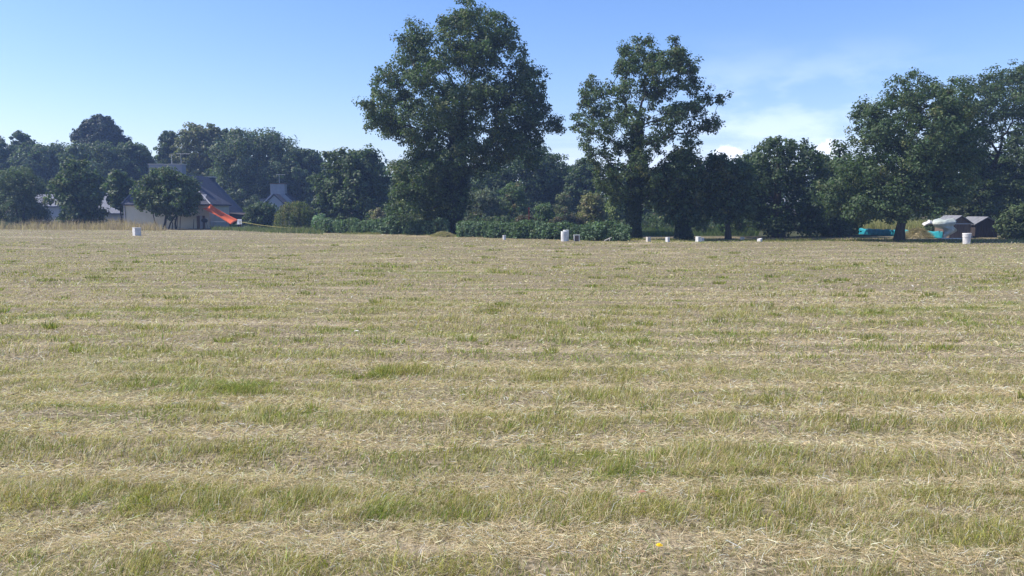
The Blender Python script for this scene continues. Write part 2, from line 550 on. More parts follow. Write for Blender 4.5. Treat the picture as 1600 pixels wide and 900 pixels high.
# ------------------------------------------------------------------ ground
def ground():
    ys = np.concatenate([np.arange(-30, 0, 2.0), np.arange(0, 16, 0.11), 16 * 1.022 ** np.arange(0, 70), np.linspace(75, 420, 30)])
    xh = np.concatenate([np.arange(0, 12, 0.2), 12 * 1.06 ** np.arange(0, 58), np.linspace(360, 420, 3)])
    xs = np.concatenate([-xh[:0:-1], xh])
    X, Yg = np.meshgrid(xs, ys)
    Z = height(X, Yg)
    ny, nx = X.shape
    V = np.stack([X, Yg, Z], -1).reshape(-1, 3)
    i = np.arange(ny - 1)[:, None] * nx + np.arange(nx - 1)[None, :]
    Q = np.stack([i, i + 1, i + 1 + nx, i + nx], -1).reshape(-1, 4)
    w = straw_w(X, Yg)
    g = fbm(X * 0.3, Yg * 1.0)
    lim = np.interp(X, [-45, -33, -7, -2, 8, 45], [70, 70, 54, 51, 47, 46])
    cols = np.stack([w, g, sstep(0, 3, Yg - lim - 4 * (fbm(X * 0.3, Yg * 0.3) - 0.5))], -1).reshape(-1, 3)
    me = mesh_np('ground', V, Q, None, cols, True)
    m, nt, b, out = new_mat('thatch')
    at = nt.nodes.new('ShaderNodeAttribute'); at.attribute_name = 'col'
    sep = nt.nodes.new('ShaderNodeSeparateColor'); nt.links.new(at.outputs['Color'], sep.inputs['Color'])
    tc = nt.nodes.new('ShaderNodeTexCoord')

    def noise(scale, det, st=(1, 1, 1)):
        mp = nt.nodes.new('ShaderNodeMapping'); mp.inputs['Scale'].default_value = st
        nt.links.new(tc.outputs['Object'], mp.inputs['Vector'])
        n = nt.nodes.new('ShaderNodeTexNoise'); n.inputs['Scale'].default_value = scale; n.inputs['Detail'].default_value = det
        nt.links.new(mp.outputs['Vector'], n.inputs['Vector']); return n

    def mix(a, b2, fac):
        x = nt.nodes.new('ShaderNodeMixRGB')
        for s, val in ((1, a), (2, b2)):
            if isinstance(val, tuple): x.inputs[s].default_value = (*val, 1)
            else: nt.links.new(val, x.inputs[s])
        nt.links.new(fac, x.inputs[0]); return x.outputs[0]

    def ramp(inp, a, c):
        r = nt.nodes.new('ShaderNodeMapRange'); r.inputs[1].default_value = a; r.inputs[2].default_value = c
        nt.links.new(inp, r.inputs[0]); return r.outputs[0]
    n1 = noise(28, 8); n2 = noise(1.0, 6, (0.35, 1.6, 1)); n3 = noise(7, 5)
    c = mix((0.085, 0.072, 0.042), (0.30, 0.25, 0.165), ramp(n1.outputs['Fac'], 0.35, 0.65))
    c = mix(c, (0.16, 0.17, 0.055), ramp(n2.outputs['Fac'], 0.52, 0.72))
    c = mix(c, (0.42, 0.35, 0.25), ramp(sep.outputs[0], 0.4, 1.6))
    c = mix(c, (0.16, 0.13, 0.08), ramp(n3.outputs['Fac'], 0.6, 0.85))
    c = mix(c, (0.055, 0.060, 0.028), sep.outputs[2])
    nt.links.new(c, b.inputs['Base Color']); b.inputs['Roughness'].default_value = 0.95
    b.inputs['Specular IOR Level'].default_value = 0.1
    bp = nt.nodes.new('ShaderNodeBump'); bp.inputs['Strength'].default_value = 0.8; bp.inputs['Distance'].default_value = 0.03
    nt.links.new(n1.outputs['Fac'], bp.inputs['Height']); nt.links.new(bp.outputs['Normal'], b.inputs['Normal'])
    o = link('ground', me, m)
    tag(o, 'broad mown hay field with pale raked swaths', 'field', kind='structure')


ground()


def blades(X, Y, H, W, lean, ang, cols):
    """bent tapering blades: root pair, middle pair, tip"""
    n = len(X)
    Z = height(X, Y) - 0.01
    root = np.stack([X, Y, Z], 1)
    face = rng.uniform(0, math.pi, n)
    side = np.stack([np.cos(face), np.sin(face) * 0.6, 0 * face], 1) * W[:, None] * 0.5
    d = np.stack([np.cos(ang), np.sin(ang), 0 * ang], 1)
    mid = root + d * (lean * H * 0.35)[:, None] + np.array([0, 0, 1]) * (H * 0.6)[:, None]
    tip = root + d * (lean * H)[:, None] + np.array([0, 0, 1]) * (H * np.clip(1.1 - 0.35 * lean, 0.3, 1))[:, None]
    V = np.stack([root - side, root + side, mid + side * 0.75, mid - side * 0.75, tip], 1).reshape(-1, 3)
    k = np.arange(n)[:, None] * 5
    return V, k + np.array([0, 1, 2, 3]), k + np.array([3, 2, 4]), np.repeat(cols, 5, 0)


STRAW = np.array((0.58, 0.475, 0.325)); TAN = np.array((0.43, 0.335, 0.195)); OLV = np.array((0.26, 0.248, 0.068)); GRN = np.array((0.16, 0.225, 0.042))


def field_points(y0, y1, n, tilt=0.74):
    y = np.sqrt(rng.uniform(y0 ** 2, y1 ** 2, n)); x = rng.uniform(-1, 1, n) * (y * tilt + 0.6)
    # a margin of turf on both sides of the view
    m = rng.random(n) < np.clip(1.6 / (y * tilt + 2.2), 0.06, 0.5)
    x = np.where(m, np.sign(x) * (y * tilt + 0.6 + 4.0 * rng.random(n)), x)
    return x, y


def blade_cols(x, y, w, n):
    far = sstep(9, 26, y)
    g = fbm(x * 0.22 + 11, y * 0.9 + 3) * 0.4 + fbm(x * 1.3, y * 2.6 + 50) * 0.35 + fbm(x * 0.07 + 3, y * 0.55 + 70) * 0.25
    tn = vnoise(x * 5.5 + 31, y * 6.5)
    pg = sstep(0.47, 0.66, g + 0.16 * (tn - 0.5)) * (1 - 0.7 * w) * (0.5 + 0.3 * far) + 0.06
    po = (0.52 + 0.45 * (vnoise(x * 2.2, y * 3.1 + 8) - 0.5) + 0.28 * far) * (1 - 0.6 * w)
    r = rng.random(n)
    c = np.where((r < pg)[:, None], GRN, np.where((r < pg + po)[:, None], OLV, np.where((rng.random(n) < 0.55)[:, None], TAN, STRAW)))
    return c * np.exp(rng.normal(-0.03, 0.38, (n, 1))) * (1 + rng.normal(0, 0.05, (n, 3)))


def grass():
    Vs = []; Qs = []; Ts = []; Cs = []; off = 0
    zones = [(1.2, 4.5, 380000, 0.0029, 1.0), (4.5, 7.5, 290000, 0.0036, 1.0), (7.5, 13, 220000, 0.006, 0.95), (13, 24, 150000, 0.011, 0.85),
             (24, 44, 120000, 0.020, 0.75), (44, 74, 60000, 0.03, 0.7)]
    for (y0, y1, n, wd, hs) in zones:
        x, y = field_points(y0, y1, n)
        # the field's far edge runs from 42 m ahead on the right to 70 m on the left
        lim = np.interp(x, [-45, -33, -7, -2, 8, 45], [66, 66, 51, 47, 41.5, 38.5])
        k = y < lim + 0.4
        x, y = x[k], y[k]; n = len(x)
        w = straw_w(x, y)
        tuft = 0.55 * fbm(x * 3.1, y * 3.1, 2) + 0.45 * vnoise(x * 9.7, y * 8.3)
        k = rng.random(n) < (1.0 - 0.5 * w) * np.clip(2.3 * tuft - 0.3, 0.08, 1)
        x, y, w, tuft = x[k], y[k], w[k], tuft[k]; n = len(x)
        big = fbm(x * 0.9 + 7, y * 1.5 + 21, 2)
        H = (0.03 + 0.09 * rng.random(n) ** 1.3) * (0.15 + 1.6 * tuft ** 1.4) * (0.55 + 0.9 * big) * (1 - 0.65 * w) * hs * 0.80
        tall = rng.random(n) < 0.01
        H = np.where(tall, H * 1.8, H)
        lean = 0.15 + 1.0 * vnoise(x * 4.3 + 9, y * 4.7) + np.abs(rng.normal(0, 0.35, n)) + 0.5 * w
        ang = 0.45 + 4.0 * (vnoise(x * 3.5 + 60, y * 4.0 + 33) - 0.5) + rng.normal(0, 1.1, n)
        c = blade_cols(x, y, w, n)
        V, Q, T, C = blades(x, y, H, np.full(n, wd) * rng.uniform(0.6, 1.3, n), lean, ang, c)
        Vs.append(V); Qs.append(Q + off); Ts.append(T + off); Cs.append(C); off += len(V)
    # broader single blades and stalks
    n = 2600; y = 2.3 + 9 * rng.random(n) ** 1.4; x = rng.uniform(-0.76, 0.76, n) * y
    c = np.where((rng.random(n) < 0.4)[:, None], GRN * 1.2, np.where((rng.random(n) < 0.5)[:, None], OLV * 1.3, STRAW * 1.1)) * np.exp(rng.normal(0, 0.15, (n, 1)))
    V, Q, T, C = blades(x, y, rng.uniform(0.06, 0.15, n), np.clip(0.0011 * y, 0.004, 0.012) * rng.uniform(0.6, 1.2, n), np.abs(rng.normal(0.8, 0.45, n)), rng.uniform(0, 6.28, n), c)
    Vs.append(V); Qs.append(Q + off); Ts.append(T + off); Cs.append(C); off += len(V)
    # darker tussocks the mower left
    cx, cy = field_points(2.4, 40, 420); cy = 2.4 + (cy - 2.4) * rng.random(420) ** 0.8; cx = rng.uniform(-0.74, 0.74, 420) * cy; nb = 70
    x = np.repeat(cx, nb); y = np.repeat(cy, nb); rr = np.repeat(rng.uniform(0.04, 0.16, 420) * np.clip(cy / 9, 1, 2.2), nb)
    a = rng.uniform(0, 6.283, len(x)); q = np.sqrt(rng.random(len(x))); x = x + np.cos(a) * rr * q * 1.6; y = y + np.sin(a) * rr * q
    c = np.where((rng.random(len(x)) < 0.3)[:, None], GRN, OLV) * np.exp(rng.normal(0, 0.3, (len(x), 1)))
    V, Q, T, C = blades(x, y, np.repeat(rng.uniform(0.04, 0.12, 420), nb) * rng.uniform(0.4, 1.1, len(x)), np.clip(0.0008 * y, 0.003, 0.02) * rng.uniform(0.7, 1.5, len(x)),
                        np.abs(rng.normal(0.5, 0.4, len(x))), a + rng.normal(0, 0.5, len(x)), c)
    Vs.append(V); Qs.append(Q + off); Ts.append(T + off); Cs.append(C); off += len(V)
    # ragged margin the mower could not reach, under the trees
    n = 26000; u = rng.uniform(-12, 45, n)
    lm = np.interp(u, [-45, -33, -7, -2, 8, 45], [66, 66, 51, 47, 41.5, 38.5]); x = u; y = lm + rng.gamma(1.2, 1.0, n) + 0.6 * (fbm(x * 0.6, x * 0 + 4) - 0.5) * 4
    c = np.array([GRN, OLV, TAN])[rng.choice(3, n, p=[0.4, 0.35, 0.25])] * 0.8 * np.exp(rng.normal(0, 0.3, (n, 1)))
    V, Q, T, C = blades(x, y, rng.uniform(0.04, 0.22, n) * (0.2 + 1.3 * fbm(x * 1.1, y * 1.1) ** 1.5), np.full(n, 0.022) * rng.uniform(0.6, 1.3, n), np.abs(rng.normal(0.5, 0.4, n)), rng.uniform(0, 6.28, n), c)
    Vs.append(V); Qs.append(Q + off); Ts.append(T + off); Cs.append(C); off += len(V)
    o = link('mown_grass', mesh_np('mown_grass', np.concatenate(Vs), np.concatenate(Qs), np.concatenate(Ts), np.clip(np.concatenate(Cs), 0, 0.66)), M_GRASS)
    tag(o, 'short mown grass standing between the swaths of hay', 'grass', kind='stuff')
    # cut hay lying on the swaths
    Vs = []; Qs = []; Ts = []; Cs = []; off = 0
    for (y0, y1, n, wd, ln) in [(1.2, 4.5, 560000, 0.0022, 0.8), (4.5, 8, 430000, 0.0032, 0.85), (8, 15, 230000, 0.005, 0.95), (15, 30, 130000, 0.009, 1.1), (30, 66, 100000, 0.016, 1.5)]:
        x, y = field_points(y0, y1, n)
        lim = np.interp(x, [-45, -33, -7, -2, 8, 45], [66, 66, 51, 47, 41.5, 38.5])
        cx = 0.5 * np.round(x * 6 + vnoise(x * 6, y * 6) * 2) / 3 - x
        pull = rng.random(n) ** 2 * 0.6; x = x + pull * cx * 0.5
        w = straw_w(x, y)
        k = (y < lim) & (rng.random(n) < np.clip(2.4 * vnoise(x * 7.1 + 5, y * 7.7) - 0.2, 0.25, 1)) & (rng.random(n) < 0.20 + 0.95 * w)
        x, y, w = x[k], y[k], w[k]; n = len(x)
        L = rng.uniform(0.025, 0.12, n) ** 1.15 * 1.25 * ln
        a = rng.normal(0.0, 0.9, n) + np.where(rng.random(n) < 0.5, math.pi, 0)
        tilt = rng.normal(0.12, 0.28, n)
        d = np.stack([np.cos(a) * np.cos(tilt), np.sin(a) * np.cos(tilt), np.sin(tilt)], 1)
        c0 = np.stack([x, y, height(x, y) + 0.008 + rng.random(n) ** 1.6 * 0.055 * w], 1)
        s = np.stack([-np.sin(a), np.cos(a), rng.normal(0, 0.7, n)], 1); s *= (wd * rng.uniform(0.4, 1.1, n) * 0.5)[:, None]
        bend = rng.normal(0, 0.1, (n, 3)) * L[:, None]
        mid = c0 + d * (L * 0.5)[:, None] + bend; tip = c0 + d * L[:, None]
        V = np.stack([c0 - s, c0 + s, mid + s, mid - s, tip], 1).reshape(-1, 3)
        kk = np.arange(n)[:, None] * 5
        base = np.where((rng.random(n) < 0.6)[:, None], STRAW * 1.06, TAN * 1.0)
        base = base * np.exp(rng.normal(0, 0.33, (n, 1)))
        Vs.append(V); Qs.append(kk + np.array([0, 1, 2, 3]) + off); Ts.append(kk + np.array([3, 2, 4]) + off); Cs.append(np.repeat(base, 5, 0)); off += len(V)
    o = link('cut_hay', mesh_np('cut_hay', np.concatenate(Vs), np.concatenate(Qs), np.concatenate(Ts), np.clip(np.concatenate(Cs), 0, 0.66)), M_GRASS)
    tag(o, 'loose pale hay lying along the mown rows', 'hay', kind='stuff')


grass()


def grass_patch(name, label, cat, corners_px, n, h, wd, cols, lean=0.4, kind='stuff', zfun=None):
    """tall blades over a quadrilateral of ground given by its photo corners"""
    P = [gnd(*c) for c in corners_px]
    a = rng.random(n)[:, None]; b = rng.random(n)[:, None]
    XY = (P[0] * (1 - a) + P[1] * a) * (1 - b) + (P[3] * (1 - a) + P[2] * a) * b
    x, y = XY[:, 0], XY[:, 1]
    H = rng.uniform(h[0], h[1], n) * (0.25 + 2.2 * fbm(x * 0.45, y * 0.7) ** 1.6)
    c = np.array([cols[i] for i in rng.integers(0, len(cols), n)]) * np.exp(rng.normal(0, 0.2, (n, 1)))
    V, Q, T, C = blades(x, y, H, np.full(n, wd) * rng.uniform(0.6, 1.3, n), np.abs(rng.normal(lean, 0.3, n)), rng.uniform(0, 6.28, n), c)
    o = link(name, mesh_np(name, V, Q, T, np.clip(C, 0, 1)), M_GRASS)
    return tag(o, label, cat, kind=kind)


grass_patch('dry_grass', 'tall tan dry grass strip below the garden trees beside the cream house', 'grass',
            [(-140, 359), (262, 361), (225, 354.5), (-140, 348)], 16000, (0.35, 0.85), 0.03, [(0.40, 0.31, 0.21), (0.34, 0.25, 0.17), (0.45, 0.37, 0.25)])
grass_patch('green_grass', 'bright green uncut grass strip behind the ivy-clad trees', 'grass',
            [(1000, 368), (1185, 368), (1185, 358), (1000, 358)], 16000, (0.15, 0.38), 0.035, [(0.085, 0.13, 0.045), (0.11, 0.15, 0.055), (0.07, 0.10, 0.035)])
grass_patch('reed_grass', 'tall straw-coloured grass growing behind the teal windbreak', 'grass',
            [(1352, 364), (1445, 367), (1440, 362), (1350, 361)], 5000, (0.55, 0.95), 0.03, [(0.40, 0.36, 0.19), (0.36, 0.34, 0.15), (0.22, 0.24, 0.09)])
grass_patch('rough_grass', 'ragged green weeds along the field edge beside the orange shade sail', 'weeds',
            [(330, 360), (505, 366), (505, 360), (330, 357)], 5000, (0.12, 0.35), 0.04, [(0.09, 0.13, 0.05), (0.14, 0.17, 0.07), (0.20, 0.20, 0.10)])

# ------------------------------------------------------------------ hero trees on the field edge
T1 = [(735, 5), (775, 18), (800, 45), (835, 85), (852, 120), (845, 150), (868, 175), (882, 200), (872, 212), (845, 205), (850, 235), (845, 262),
      (810, 265), (775, 262), (760, 275), (740, 290), (728, 335), (690, 335), (660, 342), (612, 340), (610, 300), (622, 275), (610, 262), (640, 240),
      (630, 222), (605, 225), (580, 212), (578, 190), (560, 170), (580, 155), (568, 130), (585, 112), (610, 105), (625, 85), (630, 60), (650, 32),
      (668, 50), (680, 45), (690, 22), (710, 8)]
hero_tree('oak_tree', 'tallest broad oak with dense crown and dark ivied trunk, white pipe standing right of it', 706, 366.5, T1, (12, 25), 225, 150, 0.48,
          tint=((0.105, 0.125, 0.05), 0.08), cov=0.78, rp=0.42, nl=44, ls=0.09, ivy=(7.5, 0.85, 14000), top_u=722)
T2 = [(985, 55), (1015, 65), (1030, 80), (1055, 55), (1072, 85), (1092, 108), (1087, 130), (1110, 135), (1137, 155), (1122, 168), (1095, 160),
      (1100, 180), (1124, 190), (1118, 207), (1085, 205), (1092, 225), (1075, 250), (1060, 280), (1020, 310), (960, 320), (935, 300), (930, 270),
      (905, 230), (892, 190), (900, 165), (910, 130), (925, 118), (945, 130), (955, 125), (960, 100), (970, 88), (966, 73)]
hero_tree('oak_tree', 'open airy oak with bare limbs showing against the sky and thick ivy up its trunk', 989, 373.0, T2, (8, 17), 172, 195, 0.34,
          cov=0.68, rp=0.29, nl=34, ls=0.072, ivy=(6.6, 0.52, 14000), twigs=2, top_u=996, fork=0.3, inner=0.2,
          tint=((0.09, 0.10, 0.035), 0.05))
T3 = [(1070, 225), (1092, 240), (1100, 265), (1095, 300), (1100, 340), (1088, 355), (1050, 355), (1030, 330), (1005, 320), (1005, 280), (1045, 250), (1055, 230)]
hero_tree('broadleaf_tree', 'short ivy-smothered tree leaning beside the open airy oak, narrow broken top', 1068, 373, T3, (10, 18), 55, 240, 0.22,
          cov=0.85, rp=0.32, nl=28, ivy=(2.4, 0.55, 3500), col=DARK, tint=((0.09, 0.095, 0.035), 0.10))
T4 = [(1115, 235), (1122, 228), (1140, 248), (1160, 243), (1175, 260), (1182, 300), (1178, 335), (1150, 348), (1110, 345), (1095, 320), (1088, 290), (1098, 262)]
hero_tree('broadleaf_tree', 'small tree with bare slanting trunk and lit lower leaves, left of the wide dark tree', 1138, 372.5, T4, (10, 19), 55, 262, 0.17,
          cov=0.85, rp=0.34, nl=28, col=OAK, tint=((0.085, 0.095, 0.03), 0.12), top_u=1146)
T5 = [(1180, 235), (1198, 216), (1215, 212), (1235, 222), (1253, 208), (1256, 230), (1270, 222), (1282, 250), (1292, 290), (1292, 330), (1282, 366), (1200, 366),
      (1140, 352), (1130, 310), (1145, 270), (1160, 248)]
hero_tree('broadleaf_tree', 'wide dark tree with spiky top and foliage down to the shaded grass', 1216, 370, T5, (9, 21), 100, 235, 0.35,
          cov=0.8, rp=0.42, nl=30, col=(0.052, 0.080, 0.036))
T6 = [(1308, 213), (1320, 235), (1330, 240), (1345, 260), (1352, 350), (1340, 366), (1282, 366), (1275, 300), (1285, 260), (1298, 245), (1302, 225)]
hero_tree('broadleaf_tree', 'narrow tree with one ragged leader, between the wide dark tree and the spreading oak', 1312, 368, T6, (10, 19), 60, 235, 0.22,
          cov=0.8, rp=0.40, nl=28, col=OAK)
T7 = [(1420, 106), (1430, 130), (1445, 120), (1470, 125), (1485, 135), (1500, 160), (1510, 200), (1520, 260), (1515, 305), (1490, 328), (1445, 338),
      (1390, 348), (1340, 345), (1300, 338), (1285, 300), (1300, 270), (1330, 240), (1328, 210), (1345, 190), (1338, 160), (1365, 148), (1385, 150), (1395, 122)]
hero_tree('oak_tree', 'spreading oak with clear short trunk in front of the teal windbreak', 1405, 376, T7, (12, 23), 175, 230, 0.25,
          cov=0.8, rp=0.36, nl=42, ls=0.075, col=(0.060, 0.092, 0.040), tint=((0.085, 0.10, 0.035), 0.08), top_u=1412)
T8 = [(1490, 135), (1520, 115), (1545, 120), (1563, 104), (1582, 98), (1605, 103), (1640, 120), (1680, 180), (1690, 260), (1660, 335), (1600, 356), (1572, 346), (1548, 346), (1522, 350),
      (1500, 325), (1474, 250), (1474, 180)]
hero_tree('oak_tree', 'tall dark oak rising above the two wooden sheds', 1521, 368, T8, (12, 23), 140, 240, 0.34,
          cov=0.75, rp=0.38, nl=40, ls=0.078, col=(0.056, 0.084, 0.034), top_u=1560, twigs=1)

# ------------------------------------------------------------------ garden trees in front of the houses
auto_tree('garden_tree', 'wispy grey-green willow-like tree at far edge of the tan grass', -15, 78, 263, 340, 74, BLUEG, h0=0.05, n=30, cov=1.0, rp=0.4, nl=34, ls=0.13, asp=0.3, stems=3)
auto_tree('garden_tree', 'bushy green tree with lighter leaves, left of the slim young tree', 78, 166, 252, 342, 73, OAK, h0=0.06, n=30, cov=0.9, rp=0.45, tint=((0.08, 0.10, 0.035), 0.15))
auto_tree('garden_tree', 'slim young tree on a thin clear stem beside the cream house corner', 165, 213, 267, 346, 72.5, OAK, h0=0.36, n=22, lobe=0.42, cov=0.7, rp=0.35, r0=0.09)
TM = [(240, 268), (262, 262), (290, 272), (306, 288), (312, 310), (304, 330), (288, 336), (250, 340), (225, 325), (214, 318), (216, 298), (228, 280)]
hero_tree('garden_tree', 'round-crowned tree on several stems standing in front of the cream house gable', 256, 358, TM, (10, 19), 60, 285, 0.11, cov=0.8, rp=0.42, nl=30,
          ls=0.13, col=OAK, Y=68.5, top_u=262, tint=((0.08, 0.10, 0.04), 0.1))
stem = [o for o in bpy.data.objects if o.get('label', '').startswith('round-crowned')][0]
sl = np.array(stem.location)
for dx, tx, r in ((-0.45, 236, 0.06), (0.35, 280, 0.07), (1.05, 276, 0.09), (0.7, 262, 0.05)):
    m = MB(); a = sl + np.array([dx, 0.1, -0.1]); m.tube(bent(a, pt(tx, 312, 68.6), 5, 0.06), np.linspace(r, r * 0.5, 5)); m.build('stem', M_BARK, stem, True)
auto_tree('shrub', 'rounded dark green shrub between the shade sail and the yellowish willow', 380, 436, 319, 361, 72, DARK, h0=0.0, n=30, lobe=0.4, cov=1.0, rp=0.34, nl=30, cat='shrub', ls=0.10, trunk='stem')


def willow():
    Y = 66; b = np.array([pt(462, 330, Y)[0], Y, 0]); b[2] = float(height(b[0], b[1]))
    t = thing('weeping_tree', b, 'drooping yellow-green weeping tree in front of the small grey gable', 'tree')
    C = []; N = []; cl = []
    for i in range(260):
        a = rng.uniform(0, 2 * math.pi); r = 1.75 * math.sqrt(rng.random())
        top = b + np.array([math.cos(a) * r, math.sin(a) * r, 2.3 * math.sqrt(max(0, 1 - (r / 1.95) ** 2)) + 0.15 + rng.normal(0, 0.1)])
        L = min(top[2] - b[2], rng.uniform(0.8, 2.4)); k = int(34 * L)
        s = rng.random(k)
        C.append(top + np.stack([math.cos(a) * s * 0.2 + rng.normal(0, 0.06, k), math.sin(a) * s * 0.2 + rng.normal(0, 0.06, k), -s * L], 1))
        nn = unit(k) + np.array([math.cos(a), math.sin(a), 0.2]); N.append(nn / np.linalg.norm(nn, axis=1)[:, None])
        base = np.array((0.10, 0.13, 0.04)) if rng.random() < 0.72 else np.array((0.15, 0.14, 0.06))
        cl.append(base * np.exp(rng.normal(0, 0.25, (k, 1))))
    C = np.concatenate(C); k = C[:, 2] > b[2] + 0.03
    put_leaves('crown', t, (C[k], np.concatenate(N)[k], rng.uniform(0.05, 0.10, len(C))[k], np.concatenate(cl)[k]), asp=0.4)
    L = [(b + np.array([math.cos(a), math.sin(a), 2.0]), np.ones(3)) for a in np.arange(6)]
    put_limbs('trunk', t, limbs_mesh(b, b + np.array([0.1, 0, 2.1]), 0.12, L))


willow()

# ------------------------------------------------------------------ hedges and undergrowth
def hedge(name, label, pts_px, top_px, wid, n, col, ls, tint=None):
    P = [gnd(u, v) for u, v in pts_px]
    b = P[0].copy(); t = thing(name, b, label, 'hedge')
    seg = [np.linalg.norm(P[i + 1] - P[i]) for i in range(len(P) - 1)]; tot = sum(seg)
    C = []; N = []; cl = []
    for i in range(n):
        s = rng.random() * tot; j = 0
        while s > seg[j]: s -= seg[j]; j += 1
        p = P[j] + (P[j + 1] - P[j]) * s / seg[j]
        hpx = top_px[j] + (top_px[j + 1] - top_px[j]) * s / seg[j]
        hh = hpx * mpp(p[1]) * (0.70 + 0.5 * vnoise(p[0] * 1.3, 3.3))
        bush = 0.8 + 0.35 * math.sin(p[0] * 3.4 + 1.5 * math.sin(p[0]))
        z = hh * rng.random() ** 0.75; off = rng.uniform(-1, 1) * wid * bush * math.sqrt(max(0.05, 1 - (z / hh) ** 3))
        c = p + np.array([0, off, z]); k = rng.integers(8, 16)
        d = unit(k) * rng.random((k, 1)) ** 0.5 * np.array([0.16, 0.16, 0.2])
        C.append(c + d); nn = unit(k) + d * 3 + np.array([0, np.sign(off) * 0.3, 0.5]); N.append(nn / np.linalg.norm(nn, axis=1)[:, None])
        base = np.array(col) if tint is None or rng.random() > tint[1] else np.array(tint[0])
        cl.append(base * np.exp(rng.normal(0, 0.2)) * np.exp(rng.normal(0, 0.2, (k, 1))))
    C = np.concatenate(C); k = C[:, 2] > 0.0
    put_leaves('foliage', t, (C[k], np.concatenate(N)[k], ls * rng.uniform(0.6, 1.2, len(C))[k], np.concatenate(cl)[k]))
    for s in np.linspace(0.02, 0.98, 12):
        q = P[0] + (P[-1] - P[0]) * s
        m = MB(); m.tube(bent(q + np.array([0, 0, -0.05]), q + np.array([rng.normal(0, 0.1), rng.normal(0, 0.1), 0.5]), 4), [0.03, 0.025, 0.02, 0.01], 5)
        m.build('stem', M_BARK, t, True)
    return t


HG = (0.100, 0.155, 0.085)
hedge('hedge', 'low green hedge left of the tallest oak, behind the field edge', [(494, 363), (600, 366), (700, 368)], [17, 22, 24], 0.55, 2800, HG, 0.085, ((0.09, 0.11, 0.05), 0.1))
hedge('hedge', 'low green hedge between the tallest oak and the open airy oak', [(716, 370), (850, 373.5), (982, 376.5)], [22, 22, 26], 0.5, 3600, HG, 0.075, ((0.09, 0.12, 0.05), 0.1))

SH = [  # x0,x1,top,base,Y,col,label
    (720, 790, 296, 352, 58, (0.07, 0.085, 0.055), 'greyish domed shrub just right of the ivied oak trunk', 'shrub'),
    (776, 826, 286, 350, 60, OAK, 'small bushy tree behind the low hedge with a pale pointed shoot', 'garden_tree'),
    (832, 868, 319, 347, 52, DARK, 'dark ball-shaped bush behind the low hedge', 'shrub'),
    (866, 896, 300, 350, 60, (0.085, 0.10, 0.055), 'thin pale-leaved sapling behind the low hedge', 'garden_tree'),
    (898, 950, 304, 360, 54, OLIVE, 'broad olive shrub with tan top left of the open airy oak', 'shrub'),
    (938, 985, 290, 355, 56, (0.08, 0.105, 0.035), 'light green leafy shrub tight against the open airy oak', 'shrub'),
    (800, 842, 338, 362, 49, (0.075, 0.065, 0.045), 'reddish bramble thicket behind the low hedge', 'shrub'),
    (858, 916, 338, 364, 48, (0.12, 0.105, 0.065), 'tan bramble tangle left of the olive shrub', 'shrub'),
    (576, 606, 328, 352, 60, (0.12, 0.115, 0.075), 'pale seeding shrub poking above the low hedge', 'shrub'),
    (614, 650, 334, 355, 60, (0.085, 0.09, 0.06), 'grey-green bush half hidden by the low hedge', 'shrub'),
    (656, 692, 324, 358, 55, (0.075, 0.09, 0.05), 'twiggy bush against the left side of the ivied oak', 'shrub'),
    (486, 512, 338, 361, 64, HG, 'small bush at the hedge end beside the weeping tree', 'shrub'),
    (1276, 1332, 314, 368, 49, DARK, 'dark low shrub at the left end of the teal windbreak', 'shrub'),
    (1562, 1640, 322, 378, 44, (0.06, 0.085, 0.035), 'leafy green shrub right of the dark shed', 'shrub'),
    (1446, 1466, 348, 368, 48, DARK, 'dark little bush under the upper white plastic scrap', 'shrub'),
    (1118, 1165, 340, 366, 52, (0.055, 0.10, 0.04), 'fresh green shrub behind the bare slanting trunk', 'shrub'),
    (1070, 1106, 340, 364, 54, (0.06, 0.09, 0.04), 'small green shrub behind the ivy-smothered tree', 'shrub'),
    (1480, 1545, 300, 376, 50, (0.055, 0.07, 0.03), 'tall leafy bush filling the gap behind the brown shed', 'shrub'),
]
for (x0, x1, vt, vb, Y, col, lab, kind) in SH:
    if 720 <= x0 <= 940: Y += 9
    if x0 < 1000 and 'bramble' not in lab: col = tuple(q * 1.5 for q in col)
    ttint = ((0.15, 0.13, 0.07), 0.16) if 'olive' in lab or 'pale' in lab else None
    auto_tree(kind, lab, x0, x1, vt, vb, Y, col, h0=0.02 if kind == 'shrub' else 0.08, n=22, lobe=0.42, cov=0.95, rp=0.26, nl=24, ls=0.085, tint=ttint,
              cat='shrub' if kind == 'shrub' else 'tree', trunk='stem' if kind == 'shrub' else 'trunk', flat=0.9)

